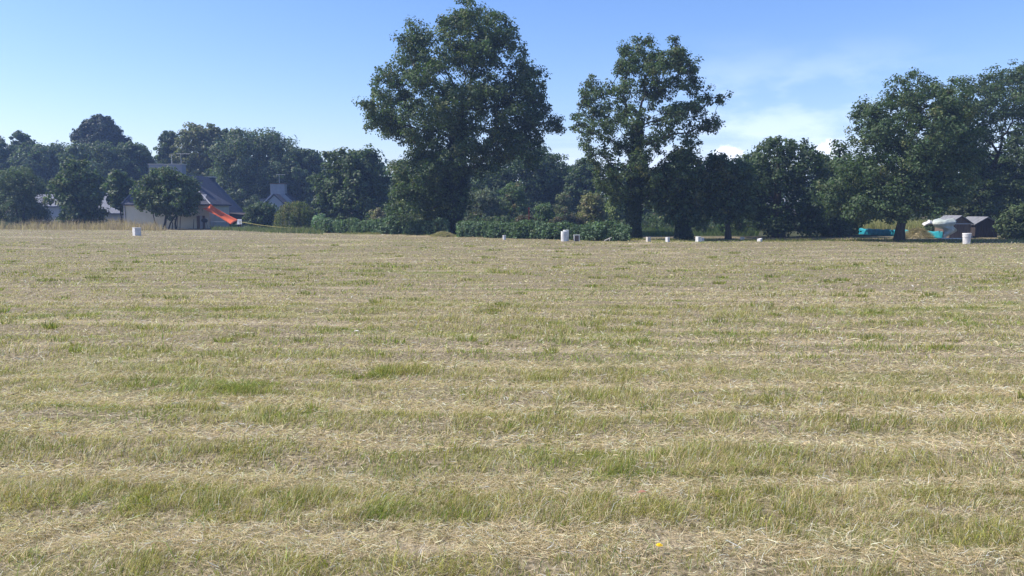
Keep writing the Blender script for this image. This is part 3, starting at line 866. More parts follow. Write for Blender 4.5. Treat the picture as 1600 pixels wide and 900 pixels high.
# ------------------------------------------------------------------ wood behind
PALE = (0.115, 0.125, 0.06)
BG = [  # name, x0,x1,top,Y,col,prof,label
    ('pine_tree', -30, 34, 214, 110, DARK, prof_cone, 'ragged dark pine at the far end of the wood'),
    ('pine_tree', 14, 66, 205, 115, DARK, prof_umb, 'open-topped pine with tufted crown above the wispy willow-like tree'),
    ('woodland_tree', 40, 130, 226, 112, BLUEG, prof_dome, 'hazy dark tree between the tufted pine and the conifer'),
    ('conifer_tree', 122, 204, 182, 125, (0.028, 0.040, 0.028), prof_umb, 'very dark bulging conifer standing above the woodland'),
    ('woodland_tree', 118, 196, 224, 105, BLUEG, prof_dome, 'rounded dull green tree below the very dark conifer'),
    ('woodland_tree', 176, 246, 226, 108, DARK, prof_dome, 'dark rounded tree right of the very dark conifer'),
    ('woodland_tree', 240, 300, 206, 110, BLUEG, prof_cone, 'pointed tree rising behind the cream house chimney'),
    ('woodland_tree', 286, 350, 193, 108, PALE, prof_dome, 'pale yellowish tree on the wood skyline behind the cream house'),
    ('woodland_tree', 338, 384, 203, 112, OAK, prof_dome, 'narrow green tree between the pale tree and broad round tree'),
    ('woodland_tree', 348, 458, 206, 102, BLUEG, prof_dome, 'broad round greyish tree behind the small grey gable'),
    ('woodland_tree', 440, 508, 234, 100, DARK, prof_dome, 'low dark domed tree right of the broad round greyish tree'),
    ('oak_tree', 486, 625, 234, 72, (0.056, 0.082, 0.036), prof_dome, 'big rounded dark oak between the weeping tree and tallest oak'),
    ('woodland_tree', 596, 690, 250, 78, OAK, prof_dome, 'lit green tree behind the lower left crown of the tallest oak'),
    ('woodland_tree', 690, 790, 262, 86, DARK, prof_dome, 'dark tree seen below the crown of the tallest oak'),
    ('woodland_tree', 770, 876, 232, 84, DARK, prof_dome, 'dark humped tree right of the tallest oak, under its branch tips'),
    ('woodland_tree', 850, 912, 262, 90, BLUEG, prof_dome, 'low hazy tree in the sky gap between the two tall oaks'),
    ('woodland_tree', 878, 952, 248, 80, DARK, prof_dome, 'dark round tree under the left branches of the open airy oak'),
    ('woodland_tree', 936, 1030, 268, 76, DARK, prof_dome, 'dark tree behind the ivied trunk of the open airy oak'),
    ('woodland_tree', 1010, 1100, 262, 72, DARK, prof_dome, 'dark tree behind the ivy-smothered leaning tree'),
    ('woodland_tree', 1082, 1160, 252, 74, OAK, prof_dome, 'green tree below the small white cloud'),
    ('woodland_tree', 1140, 1210, 240, 80, OAK, prof_dome, 'green tree left of and behind the wide dark tree'),
    ('woodland_tree', 1262, 1320, 246, 78, DARK, prof_dome, 'low dark tree in the gap below the cloud beside the narrow tree'),
    ('woodland_tree', 1300, 1400, 262, 74, DARK, prof_dome, 'dark tree behind the left half of the spreading oak'),
    ('woodland_tree', 1395, 1500, 250, 72, DARK, prof_dome, 'dark tree filling in behind the teal windbreak'),
    ('woodland_tree', 1490, 1600, 240, 70, DARK, prof_dome, 'dark tree filling in behind the sheds'),
    ('woodland_tree', 1590, 1720, 220, 72, DARK, prof_dome, 'dark tree at the picture edge behind the leafy green shrub'),
]
for (nm, x0, x1, vt, Y, col, pf, lab) in BG:
    kw = {}
    if nm == 'pine_tree': kw = dict(cov=0.55, h0=0.35, lobe=0.30, n=24, nl=26)
    elif nm == 'conifer_tree': kw = dict(cov=1.0, h0=0.15, lobe=0.26, n=60, nl=34, rp=0.5, flat=0.9)
    elif Y < 80: kw = dict(cov=0.9, h0=0.02, n=44, lobe=0.30, nl=30, rp=0.5)
    else: kw = dict(cov=0.9, h0=0.04, n=36, lobe=0.33, nl=28)
    if 'pale yellowish' in lab: kw.update(cov=0.6, h0=0.2)
    auto_tree(nm, lab, x0, x1, vt, 345, Y, col, prof=pf, group='trees of the wood behind the field' if nm == 'woodland_tree' else None, **kw)


def far_wood():
    n = 4200
    x = rng.uniform(-190, 190, n); y = rng.uniform(135, 165, n)
    top = 4.5 + 7.5 * fbm(x * 0.06, y * 0.03) + 2.5 * sstep(0, -30, x)
    z = top * rng.random(n) ** 0.6
    C = []; N = []; cl = []
    for a, b, c in zip(x, y, z):
        k = 16
        d = unit(k) * rng.random((k, 1)) ** 0.5 * 1.3
        C.append(np.array([a, b, c]) + d); nn = unit(k) + d * 0.5 + np.array([0, 0, 0.5]); N.append(nn / np.linalg.norm(nn, axis=1)[:, None])
        cl.append(np.array(DARK) * np.exp(rng.normal(0, 0.25)) * np.exp(rng.normal(0, 0.2, (k, 1))))
    o = put_leaves('distant_wood', None, (np.concatenate(C), np.concatenate(N), rng.uniform(0.3, 0.6, n * 16), np.concatenate(cl)))
    tag(o, 'distant dark woodland closing the view behind the trees', 'wood', kind='stuff')


far_wood()


def undergrowth():
    n = 5200
    x = rng.uniform(-12, 62, n); y = rng.uniform(57, 78, n)
    hh = 0.5 + 1.5 * fbm(x * 0.25, y * 0.25) ** 1.5 * sstep(56, 62, y)
    z = hh * rng.random(n) ** 0.7 + height(x, y)
    k = 10; P = np.repeat(np.stack([x, y, z], 1), k, 0)
    d = unit(n * k) * rng.random((n * k, 1)) ** 0.5 * 0.32; P = P + d; P[:, 2] = np.maximum(P[:, 2], 0.02)
    N = unit(n * k) + d * 2 + np.array([0, 0, 0.4]); N /= np.linalg.norm(N, axis=1)[:, None]
    base = np.array([DARK, OAK, OLIVE, (0.07, 0.065, 0.04)])[rng.choice(4, n, p=[0.45, 0.35, 0.1, 0.1])] * np.exp(rng.normal(0, 0.2, (n, 1)))
    o = put_leaves('undergrowth', None, (P, N, rng.uniform(0.07, 0.15, n * k), np.repeat(base, k, 0) * np.exp(rng.normal(0, 0.2, (n * k, 1)))))
    tag(o, 'tangled low undergrowth below the trees of the wood', 'undergrowth', kind='stuff')


undergrowth()

# ------------------------------------------------------------------ houses
def antenna(m, base, h, w, tilt=0.0):
    m.tube([base, base + np.array([0, 0, h])], [0.03, 0.025], 5)
    z = base + np.array([0, 0, h - 0.05])
    m.tube([z + np.array([-w * 0.3, 0, 0]), z + np.array([w * 0.7, 0, 0])], [0.02, 0.02], 5)
    for k in np.linspace(-0.3, 0.7, 7):
        c = z + np.array([w * k, 0, 0]); m.tube([c + np.array([0, -0.25, 0.01]), c + np.array([0, 0.25, 0.01])], [0.012, 0.012], 4)


def gable_roof(m, xl, xr, y0, y1, ze, za, th=0.14, over=0.22):
    """two slate slabs"""
    xc = (xl + xr) / 2
    for x in (xl, xr):
        s = np.sign(x - xc); dx = over * s; dz = -over * (za - ze) / abs(x - xc)
        poly = [(xc, y0 - 0.06, za + 0.02), (x + dx, y0 - 0.06, ze + dz + 0.02), (x + dx, y0 - 0.06, ze + dz + th), (xc, y0 - 0.06, za + th * 1.35)]
        m.prism(poly, (0, y1 - y0 + 0.12, 0))


def house_cream():
    Y0 = 71.0
    xl, xr = pt(196, 330, Y0)[0], pt(327, 330, Y0)[0]; ze = pt(200, 318, Y0)[2]
    Yr = Y0 + 2.5; ra, rb = pt(233, 330, Yr)[0], pt(291, 330, Yr)[0]; zr = pt(290, 275, Yr)[2]
    t = thing('house', ((xl + xr) / 2, Y0, 0), 'large cream house with steep slate roofs and an orange shade sail at its side', 'house')
    m = MB(); m.box(((xl + xr) / 2, Y0 + 2.5, ze / 2 - 0.1), (xr - xl, 5.0, ze + 0.2)); m.build('wall', M_RENDER, t)
    o = 0.22; zb = ze - 0.06
    r = MB(); A = (xl - o, Y0 - o, zb); B = (xr + o, Y0 - o, zb); C_ = (xr + o, Y0 + 5 + o, zb); D = (xl - o, Y0 + 5 + o, zb); E = (ra, Yr, zr); G = (rb, Yr, zr)
    r.add([A, B, C_, D, E, G, (A[0], A[1], zb - 0.12), (B[0], B[1], zb - 0.12), (C_[0], C_[1], zb - 0.12), (D[0], D[1], zb - 0.12)],
          [(0, 1, 5, 4), (1, 2, 5), (2, 3, 4, 5), (3, 0, 4), (6, 7, 1, 0), (7, 8, 2, 1), (8, 9, 3, 2), (9, 6, 0, 3), (9, 8, 7, 6)])
    rf = r.build('roof', M_SLATE, t)
    h = MB(); h.tube([np.array(B) + [0, 0, 0.03], np.array(G) + [0, 0, 0.03]], [0.055, 0.055], 6); h.build('hip_tiles', M_TRIM, rf)
    h = MB(); h.tube([np.array(A) + [0, 0, 0.03], np.array(E) + [0, 0, 0.03]], [0.06, 0.06], 6); h.build('hip_tiles', M_SLATE2, rf)
    zt = pt(264, 257.5, Yr)[2]
    for u0, u1 in ((237.5, 259), (268, 289)):
        a = pt(u0, 300, Yr)[0]; b = pt(u1, 300, Yr)[0]
        c = MB(); c.box(((a + b) / 2, Yr, (zr - 0.6 + zt) / 2), (b - a, 0.9, zt - zr + 0.6)); ch = c.build('chimney', M_CHIM, t, bevel=0.02)
        c = MB(); c.box(((a + b) / 2, Yr, zt + 0.04), (b - a + 0.1, 1.0, 0.08)); c.build('cap', M_CONCRETE, ch)
        if u0 > 260:
            c = MB(); antenna(c, np.array([a + 0.15, Yr, zt + 0.08]), 0.95, 0.25); antenna(c, np.array([b - 0.25, Yr, zt + 0.08]), 1.0, 1.3); c.build('antenna', M_METAL, ch)
    # skylight on the front slope
    k = (zr - zb) / (Yr - (Y0 - o)); zz = lambda y: zb + (y - (Y0 - o)) * k + 0.02
    x0, x1 = pt(313, 330, Y0)[0], pt(320, 330, Y0)[0]
    w = MB(); w.prism([(x0, Y0 + 0.15, zz(Y0 + 0.15)), (x1, Y0 + 0.15, zz(Y0 + 0.15)), (x1, Y0 + 0.65, zz(Y0 + 0.65)), (x0, Y0 + 0.65, zz(Y0 + 0.65))], (0, -0.03, 0.04))
    w.build('skylight', M_GLASS, rf)
    # rear block with the pale verge
    Y1 = 76.2
    ax = pt(290, 330, Y1)[0]; hw = (pt(350, 330, Y1)[0] - ax); z2a = pt(290, 275, Y1)[2]; z2e = pt(350, 341, Y1)[2]
    m = MB(); m.prism([(ax - hw, Y1, -0.2), (ax + hw - 0.15, Y1, -0.2), (ax + hw - 0.15, Y1, z2e + 0.1), (ax, Y1, z2a - 0.05), (ax - hw, Y1, z2e)], (0, 7.2, 0))
    m.build('wall', M_RENDER2, t)
    r = MB(); gable_roof(r, ax - hw, ax + hw, Y1 - 0.15, Y1 + 7.0, z2e, z2a); rf2 = r.build('roof', M_SLATE, t)
    v = MB(); v.prism([(ax, Y1 - 0.29, z2a - 0.05), (ax + hw + 0.2, Y1 - 0.29, z2e - 0.3), (ax + hw + 0.2, Y1 - 0.29, z2e - 0.07), (ax, Y1 - 0.29, z2a + 0.2)], (0, 0.06, 0)); v.build('verge_board', M_TRIM, rf2)
    c = MB(); zc = pt(332, 277.5, Y1 + 6.6)[2]; xcB = pt(330, 300, Y1 + 6.6)[0]
    c.box((xcB, Y1 + 6.4, zc - 0.6), (1.0, 0.7, 1.2)); ch = c.build('chimney', M_SLATE, t, bevel=0.02)
    c = MB(); c.box((xcB, Y1 + 6.4, zc + 0.05), (1.1, 0.8, 0.1)); c.build('cap', M_CONCRETE, ch)
    # entrance: brown door and shutters on the front wall
    for u0, u1, mt, nm in ((308, 312.5, M_WOOD, 'shutter'), (317, 320.5, M_WOOD, 'shutter'), (312.8, 316.8, M_TRIM, 'door')):
        a = pt(u0, 350, Y0)[0]; b = pt(u1, 350, Y0)[0]; z1 = pt(310, 337, Y0)[2]
        d = MB(); d.box(((a + b) / 2, Y0 - 0.03, z1 / 2), (b - a, 0.07, z1)); d.build(nm, mt, t)
    # corner post and gutter
    g = MB(); a = pt(196, 330, Y0)[0]; g.tube([(a - 0.06, Y0 - 0.06, 0), (a - 0.06, Y0 - 0.06, ze)], [0.06, 0.06], 8); g.build('drainpipe', M_TRIM, t)
    # low lean-to on the sail side
    xs = ax + hw - 0.15
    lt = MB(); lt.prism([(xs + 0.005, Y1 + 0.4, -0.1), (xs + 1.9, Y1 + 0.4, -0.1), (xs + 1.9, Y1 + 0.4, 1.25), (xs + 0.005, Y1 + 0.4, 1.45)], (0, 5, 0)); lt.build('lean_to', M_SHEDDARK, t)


house_cream()


def house_grey():
    Y0 = 95.0
    t = thing('house', pt(430, 330, Y0) * np.array([1, 1, 0]), 'small pale grey gabled house with a chimney antenna behind the dark green shrub', 'house')
    ax = pt(435, 330, Y0)[0]; za = pt(435, 294, Y0)[2]; hw = pt(478, 330, Y0)[0] - ax; ze = pt(478, 334, Y0)[2]
    m = MB(); m.prism([(ax - hw, Y0, -0.2), (ax + hw, Y0, -0.2), (ax + hw, Y0, ze), (ax, Y0, za), (ax - hw, Y0, ze)], (0, 6, 0)); m.build('wall', M_RENDER2, t)
    r = MB(); gable_roof(r, ax - hw, ax + hw, Y0 + 0.12, Y0 + 6, ze, za, over=0.3); r.build('roof', M_SLATE, t)
    # porch gable in front
    Y2 = Y0 - 2.2; bx = pt(429, 330, Y2)[0]; zb = pt(429, 305, Y2)[2]; hb = pt(453, 330, Y2)[0] - bx; zl = pt(453, 328, Y2)[2]
    m = MB(); m.prism([(bx - hb, Y2, -0.2), (bx + hb, Y2, -0.2), (bx + hb, Y2, zl), (bx, Y2, zb), (bx - hb, Y2, zl)], (0, 2.195, 0)); m.build('porch', M_RENDER2, t)
    r = MB(); gable_roof(r, bx - hb, bx + hb, Y2 - 0.1, Y2 + 2.0, zl, zb, over=0.25); r.build('porch_roof', M_SLATE, t)
    zt = pt(435, 287.5, Y0)[2]; a, b = pt(423.5, 330, Y0)[0], pt(446, 330, Y0)[0]
    c = MB(); c.box(((a + b) / 2, Y0 + 0.45, (zt + za - 0.9) / 2), (b - a, 0.92, zt - za + 0.9)); ch = c.build('chimney', M_CHIM, t, bevel=0.02)
    c = MB(); c.box(((a + b) / 2, Y0 + 0.45, zt + 0.05), (b - a + 0.15, 1.02, 0.1)); c.build('cap', M_WOOD, ch)
    c = MB(); antenna(c, np.array([pt(436, 330, Y0)[0], Y0 + 0.45, zt + 0.1]), 1.1, 1.1); c.build('antenna', M_METAL, ch)
    d = MB(); a, b = pt(394, 330, Y0)[0], pt(411, 330, Y0)[0]; zd = pt(400, 311, Y0)[2]
    d.box(((a + b) / 2, Y0 + 3, zd - 0.65), (b - a, 2.0, 1.3)); dm = d.build('dormer', M_RENDER2, t)
    d = MB(); d.box(((a + b) / 2, Y0 + 3, zd + 0.06), (b - a + 0.3, 2.3, 0.12)); d.build('dormer_roof', M_ROOFLIT, dm)


house_grey()


def house_hidden(u0, u1, veave, vridge, Y, label, mat):
    xl, xr = pt(u0, 330, Y)[0], pt(u1, 330, Y)[0]; ze = pt(u0, veave, Y)[2]; zr = pt(u0, vridge, Y)[2]
    t = thing('house', ((xl + xr) / 2, Y, 0), label, 'house')
    m = MB(); m.prism([(xl, Y, -0.2), (xl, Y + 5, -0.2), (xl, Y + 5, ze), (xl, Y + 2.5, zr), (xl, Y, ze)], (xr - xl, 0, 0)); m.build('wall', mat, t)
    r = MB()
    r.prism([(xl - 0.2, Y - 0.25, ze - 0.15), (xl - 0.2, Y + 2.5, zr + 0.02), (xl - 0.2, Y + 2.5, zr + 0.16), (xl - 0.2, Y - 0.25, ze)], (xr - xl + 0.4, 0, 0))
    r.prism([(xl - 0.2, Y + 5.25, ze - 0.15), (xl - 0.2, Y + 5.25, ze), (xl - 0.2, Y + 2.5, zr + 0.16), (xl - 0.2, Y + 2.5, zr + 0.02)], (xr - xl + 0.4, 0, 0))
    r.build('roof', M_SLATE2, t)


house_hidden(40, 92, 322, 305, 88, 'low pale building glimpsed behind the wispy willow-like tree', M_RENDER2)
house_hidden(152, 192, 333, 303, 84, 'pale building with light roof glimpsed behind the slim young tree', M_RENDER2)


def sail():
    P1, P2, P3, P4 = pt(316, 325.5, 70.1), pt(329, 319.5, 70.6), pt(375, 345, 72.3), pt(362.5, 351.5, 69.6)
    t = thing('shade_sail', (P4[0], P4[1], 0), 'bright orange shade sail sloping down from the cream house', 'awning')
    n = 12; V = []
    for i in range(n + 1):
        for j in range(n + 1):
            a, b = i / n, j / n
            # edges drawn in like a tensioned cloth
            a2 = a + 0.05 * math.sin(math.pi * b) * (1 - 2 * a); b2 = b + 0.10 * math.sin(math.pi * a) * (1 - 2 * b)
            p = (P1 * (1 - a2) + P4 * a2) * (1 - b2) + (P2 * (1 - a2) + P3 * a2) * b2
            p = p + np.array([0, 0, -0.16 * math.sin(math.pi * a) * math.sin(math.pi * b)])
            V.append(p)
    F = [(i * (n + 1) + j, (i + 1) * (n + 1) + j, (i + 1) * (n + 1) + j + 1, i * (n + 1) + j + 1) for i in range(n) for j in range(n)]
    m = MB(); m.add(V, F); o = m.build('cloth', M_ORANGE, t, True)
    s = o.modifiers.new('solid', 'SOLIDIFY'); s.thickness = 0.01
    for P in (P3, P4):
        m = MB(); m.tube([np.array([P[0] + 0.05, P[1], -0.1]), P + np.array([0.02, 0, 0.03])], [0.035, 0.03], 8); m.build('pole', M_WOOD, t, True)


sail()

# things under and beside the sail
def garden_bits():
    b = pt(373, 358, 69.5); b[2] = 0.0
    t = thing('garden_chair', b, 'white garden chair beside the low end of the orange sail', 'chair')
    m = MB(); m.box(b + np.array([0, 0, 0.40]), (0.46, 0.44, 0.04)); m.build('seat', M_WHITE, t, bevel=0.01)
    m = MB(); m.prism([b + np.array([-0.23, 0.2, 0.43]), b + np.array([0.23, 0.2, 0.43]), b + np.array([0.2, 0.3, 0.88]), b + np.array([-0.2, 0.3, 0.88])], (0, 0.03, 0)); m.build('backrest', M_WHITE, t)
    for sx in (-0.2, 0.2):
        for sy in (-0.19, 0.19):
            m = MB(); m.tube([b + np.array([sx * 1.1, sy * 1.1, -0.05]), b + np.array([sx, sy, 0.38])], [0.018, 0.022], 6); m.build('leg', M_WHITE, t)
    auto_tree('shrub', 'small bright green plant beside the white garden chair', 360, 371, 350, 358, 69.3, (0.10, 0.17, 0.05), h0=0.0, n=9, lobe=0.5, cov=0.9, rp=0.12, nl=16, ls=0.06, cat='plant', trunk='stem')
    # barbecue on legs under the sail
    b = pt(320, 357, 69.8); b[2] = 0
    t = thing('barbecue', b, 'dark barbecue on legs by the brown shutters of the cream house', 'barbecue')
    m = MB(); m.lathe(b + np.array([0, 0, 0.55]), [(0.05, 0.0), (0.22, 0.05), (0.29, 0.16), (0.30, 0.2), (0.24, 0.33), (0.08, 0.4)], 16); m.build('bowl', M_DARK, t, True)
    for a in (0.5, 2.6, 4.7):
        m = MB(); m.tube([b + np.array([0.3 * math.cos(a), 0.3 * math.sin(a), -0.05]), b + np.array([0.14 * math.cos(a), 0.14 * math.sin(a), 0.62])], [0.018, 0.018], 6); m.build('leg', M_DARK, t)
    b = pt(345, 357.5, 71.0); b[2] = 0
    t = thing('garden_table', b, 'long grey garden table in the shade of the orange sail', 'table')
    m = MB(); m.box(b + np.array([0, 0, 0.62]), (1.6, 0.7, 0.05)); m.build('tabletop', M_GREY, t, bevel=0.01)
    for sx in (-0.7, 0.7):
        for sy in (-0.28, 0.28):
            m = MB(); m.box(b + np.array([sx, sy, 0.27]), (0.06, 0.06, 0.64)); m.build('leg', M_GREY, t)
    # rope fence towards the weeping tree
    A, B = pt(375, 346.5, 68.5), pt(470, 357, 62)
    t = thing('rope_line', (A[0], A[1], 0), 'yellow rope stretched low between stakes toward the weeping tree', 'rope')
    k = 14; P = [A + (B - A) * s + np.array([0, 0, -0.10 * math.sin(math.pi * s)]) for s in np.linspace(0, 1, k)]
    m = MB(); m.tube(P, [0.014] * k, 6); m.build('rope', M_ROPE, t, True)
    for P in (A, B):
        m = MB(); m.tube([np.array([P[0], P[1], -0.1]), P + np.array([0, 0, 0.08])], [0.03, 0.025], 6); m.build('stake', M_WOOD, t)
    # stakes near the cream wall
    for u, v, top, lab in ((276.5, 358, 337, 'tallest bare stake by the cream gable wall, right of the multi-stemmed tree'), (281, 357.5, 338, 'thin bare stake second from the brown shutters, at the cream wall'), (302, 357.5, 342, 'short bare stake nearest the brown shutters of the cream house')):
        b = pt(u, v, 69.6); b[2] = 0
        m = MB(); m.tube([b + np.array([0, 0, -0.1]), pt(u + 1, top, 69.6)], [0.035, 0.025], 6)
        tag(m.solo('garden_stake', M_BARK, b, True), lab, 'stake')
    b = gnd(471, 359)
    m = MB(); r = rng.normal(0, 0.02, 12)
    m.lathe((b[0], b[1], -0.04), [(0.28, 0), (0.33, 0.1), (0.26, 0.24), (0.1, 0.32)], 9)
    tag(m.solo('stone', M_WHITEDIRTY, b, True), 'pale stone lying at the foot of the weeping tree', 'stone')
    # red pole behind the hedge
    b = pt(826.5, 345, 52); b[2] = 0
    t = thing('garden_pole', b, 'slim red pole behind the hedge near the dark ball-shaped bush', 'pole')
    m = MB(); m.tube([b, pt(826.5, 326, 52)], [0.035, 0.035], 8); m.build('pole', M_RED, t, True)
    m = MB(); m.lathe(pt(826.5, 326, 52), [(0.07, 0), (0.07, 0.05), (0.02, 0.09)], 10); m.build('cap', M_RED, t, True)


garden_bits()

# ------------------------------------------------------------------ markers, pipes and buckets on the field
def z0(p):
    p = np.array(p, float); p[2] = float(height(p[0], p[1])); return p


def markers():
    G = 'pale marker posts along the field edge'
    # square white box
    b = z0(gnd(214, 367.5)); mm = mpp(b[1])
    t = thing('utility_box', b, 'square white box alone on the field in front of the cream house', 'box')
    w = 9.5 * mm; h = 12 * mm
    m = MB(); m.box(b + np.array([0, 0, h / 2 - 0.03]), (w, w, h), R(48)); m.build('body', M_WHITE, t, bevel=0.015)
    m = MB(); m.box(b + np.array([0, 0, h - 0.01]), (w * 1.05, w * 1.05, 0.05), R(48)); m.build('lid', M_WHITE, t, bevel=0.012)
    # two upright pipes
    b = z0(gnd(882, 377)); mm = mpp(b[1])
    t = thing('pipe_pair', b, 'tallest pair of upright white drain pipes in front of the low hedge', 'pipe')
    for dx, dy, r, h in ((-0.02, 0, 5.0, 16), (0.10, 0.28, 4.6, 18)):
        m = MB(); r *= mm; h *= mm
        m.lathe(b + np.array([dx, dy, -0.03]), [(r, 0), (r, h), (r * 0.93, h + 0.005), (r * 0.90, h - 0.02), (r * 0.90, h - 0.12)], 24)
        m.build('pipe', M_WHITE if dx < 0 else M_WHITEDIRTY, t, True)
    # small white box, the shade on its front painted in brown
    b = z0(gnd(901, 377)); mm = mpp(b[1])
    t = thing('meter_box', b, 'small open-fronted white box right of the pair of drain pipes', 'box')
    w, h = 7.5 * mm, 9 * mm
    m = MB(); m.box(b + np.array([-w / 2, 0, h / 2]), (0.04, w, h)); m.box(b + np.array([w / 2, 0, h / 2]), (0.04, w, h)); m.box(b + np.array([0, 0, h + 0.02]), (w + 0.06, w, 0.04)); m.build('frame', M_WHITE, t)
    m = MB(); m.box(b + np.array([0, 0.02, h / 2 - 0.01]), (w - 0.05, w - 0.06, h - 0.02)); m.build('shaded_front', M_SHED, t)
    # small pieces
    for (u, v, w, h, mt, nm, lab, cat, rz) in (
        (788, 374, 5, 7, M_WHITE, 'pipe', 'short white pipe stub left of the pair of drain pipes', 'pipe', 0),
        (1013, 378, 6, 7.5, M_CONCRETE, 'marker_block', 'beige concrete block right of the open airy oak trunk', 'block', 20),
        (1043, 378.3, 5, 7, M_WHITE, 'marker_block', 'narrow white block between the beige block and the ivy-smothered tree', 'block', 35),
        (1091, 378, 6.5, 8, M_WHITE, 'marker_block', 'biggest white block between the two small tree trunks', 'block', 30),
        (1097, 377.4, 5, 6, M_GREY, 'marker_block', 'grey block touching the biggest white block', 'block', 10),
        (1160, 374.5, 5, 5.5, M_CONCRETE, 'marker_block', 'small beige block under the edge of the wide dark tree', 'block', 25),
        (1187, 377.5, 6, 5, M_WHITEDIRTY, 'marker_block', 'tilted white block alone on grass below the wide dark tree', 'block', 40),
    ):
        b = z0(gnd(u, v)); mm = mpp(b[1]); w *= mm; h *= mm
        m = MB()
        if nm == 'pipe':
            r = w / 2; m.lathe(b + np.array([0, 0, -0.03]), [(r, 0), (r, h), (r * 1.1, h + 0.003), (r * 1.1, h + 0.04), (r * 0.9, h + 0.045), (r * 0.88, h - 0.05)], 18)
            o = m.solo(nm, mt, b, True)
        else:
            # concrete block tapering a little, with a sunken top
            cr, sr = math.cos(R(rz)), math.sin(R(rz)); ring = []
            for s, z in ((0.5, -0.03), (0.47, h), (0.38, h + 0.001), (0.36, h - 0.03)):
                for x, y in ((-1, -1), (1, -1), (1, 1), (-1, 1)):
                    x *= s * w; y *= s * w; ring.append(b + np.array([x * cr - y * sr, x * sr + y * cr, z + (0.18 * x if 'tilted' in lab else 0)]))
            F = [(3, 2, 1, 0), (12, 13, 14, 15)] + [(4 * i + k, 4 * i + (k + 1) % 4, 4 * i + 4 + (k + 1) % 4, 4 * i + 4 + k) for i in range(3) for k in range(4)]
            m.add(ring, F); o = m.solo(nm, mt, b, bevel=0.008)
        tag(o, lab, cat, G)
    # white bucket
    b = z0(gnd(1510, 381)); mm = mpp(b[1]); r = 6.0 * mm; h = 15.5 * mm
    t = thing('bucket', b, 'white ribbed plastic bucket in front of the brown shed', 'bucket')
    m = MB(); m.lathe(b, [(r * 0.84, -0.02), (r * 0.86, 0.0), (r * 0.97, h * 0.66), (r * 1.06, h * 0.67), (r * 1.06, h * 0.71), (r * 0.98, h * 0.72), (r * 1.0, h * 0.80), (r * 1.07, h * 0.81), (r * 1.07, h * 0.85), (r, h * 0.86), (r, h * 0.93)], 28); m.build('body', M_WHITE, t, True)
    m = MB(); m.lathe(b + np.array([0, 0, h * 0.93]), [(r * 1.08, 0), (r * 1.1, 0.02), (r * 1.08, 0.05), (r * 0.95, 0.055), (r * 0.93, 0.035)], 28); m.build('lid', M_WHITE, t)
    m = MB(); P = [b + np.array([r * 1.1 * math.cos(a), -r * 1.1 * math.sin(a) * 0.45 - r * 0.5, h * (0.80 - 0.3 * math.sin(a))]) for a in np.linspace(0.1, 3.04, 14)]; m.tube(P, [0.006] * 14, 6); m.build('handle', M_GREY, t, True)
    b = z0(gnd(1512.5, 378)); m = MB(); m.tube([b + np.array([0, 0, -0.1]), pt(1512.5, 360, b[1])], [0.055, 0.05], 8); m.lathe(pt(1512.5, 360, b[1]), [(0.05, 0), (0.05, 0.02), (0.02, 0.04)], 8)
    tag(m.solo('wooden_post', M_SHED, b, True), 'short weathered post standing just behind the white bucket', 'post')
    # fallen twig
    b = z0(gnd(953, 377)); m = MB(); m.tube(bent(pt(944, 376.5, b[1]), pt(956, 371, b[1]), 5, 0.05), [0.03, 0.028, 0.024, 0.02, 0.012], 6); m.tube([pt(952.5, 377, b[1]), pt(953, 371, b[1])], [0.022, 0.015], 6)
    tag(m.solo('fallen_branch', M_CONCRETE, b, True), 'bleached branch propped on the grass left of the open airy oak', 'branch')


markers()


def mound(name, label, u, v, wpx, hpx, cols, n, blade):
    b = z0(gnd(u, v)); mm = mpp(b[1]); rx = wpx / 2 * mm; h = hpx * mm; ry = rx * 0.8
    t = thing(name, b, label, 'heap')
    S, K = 24, 10; V = []; F = []
    prof = lambda q: math.cos(q * math.pi / 2) ** 1.2
    for i in range(K + 1):
        q = i / K
        for k in range(S):
            a = 2 * math.pi * k / S; w = 1 + 0.15 * math.sin(3 * a + 1) + 0.08 * math.sin(7 * a)
            V.append(b + np.array([rx * q * w * math.cos(a), ry * q * w * math.sin(a), h * prof(q) * (1 + 0.12 * math.sin(5 * a + 9 * q)) - 0.03]))
    for i in range(K):
        for k in range(S):
            F.append((i * S + k, (i + 1) * S + k, (i + 1) * S + (k + 1) % S, i * S + (k + 1) % S))
    m = MB(); m.add(V, F); m.build('core', simple(name + '_core', (0.32, 0.27, 0.17), 0.95, 0.3, 8, 0.5, 20), t, True)
    q = np.sqrt(rng.random(n)); a = rng.uniform(0, 6.283, n)
    x = b[0] + rx * q * np.cos(a); y = b[1] + ry * q * np.sin(a); z = b[2] + h * np.cos(q * math.pi / 2) ** 1.2
    dirv = unit(n); dirv[:, 2] = np.abs(dirv[:, 2]) * 0.5; L = rng.uniform(0.1, blade, n)
    s = np.cross(dirv, unit(n)) * 0.012
    c0 = np.stack([x, y, z], 1) - b
    tip = c0 + dirv * L[:, None]
    Vv = np.stack([c0 - s, c0 + s, tip + s * 0.4, tip - s * 0.4], 1).reshape(-1, 3)
    c = np.array([cols[i] for i in rng.integers(0, len(cols), n)]) * np.exp(rng.normal(0, 0.2, (n, 1)))
    link('hay', mesh_np('hay', Vv, np.arange(n * 4).reshape(-1, 4), None, np.repeat(c, 4, 0)), M_GRASS, t)


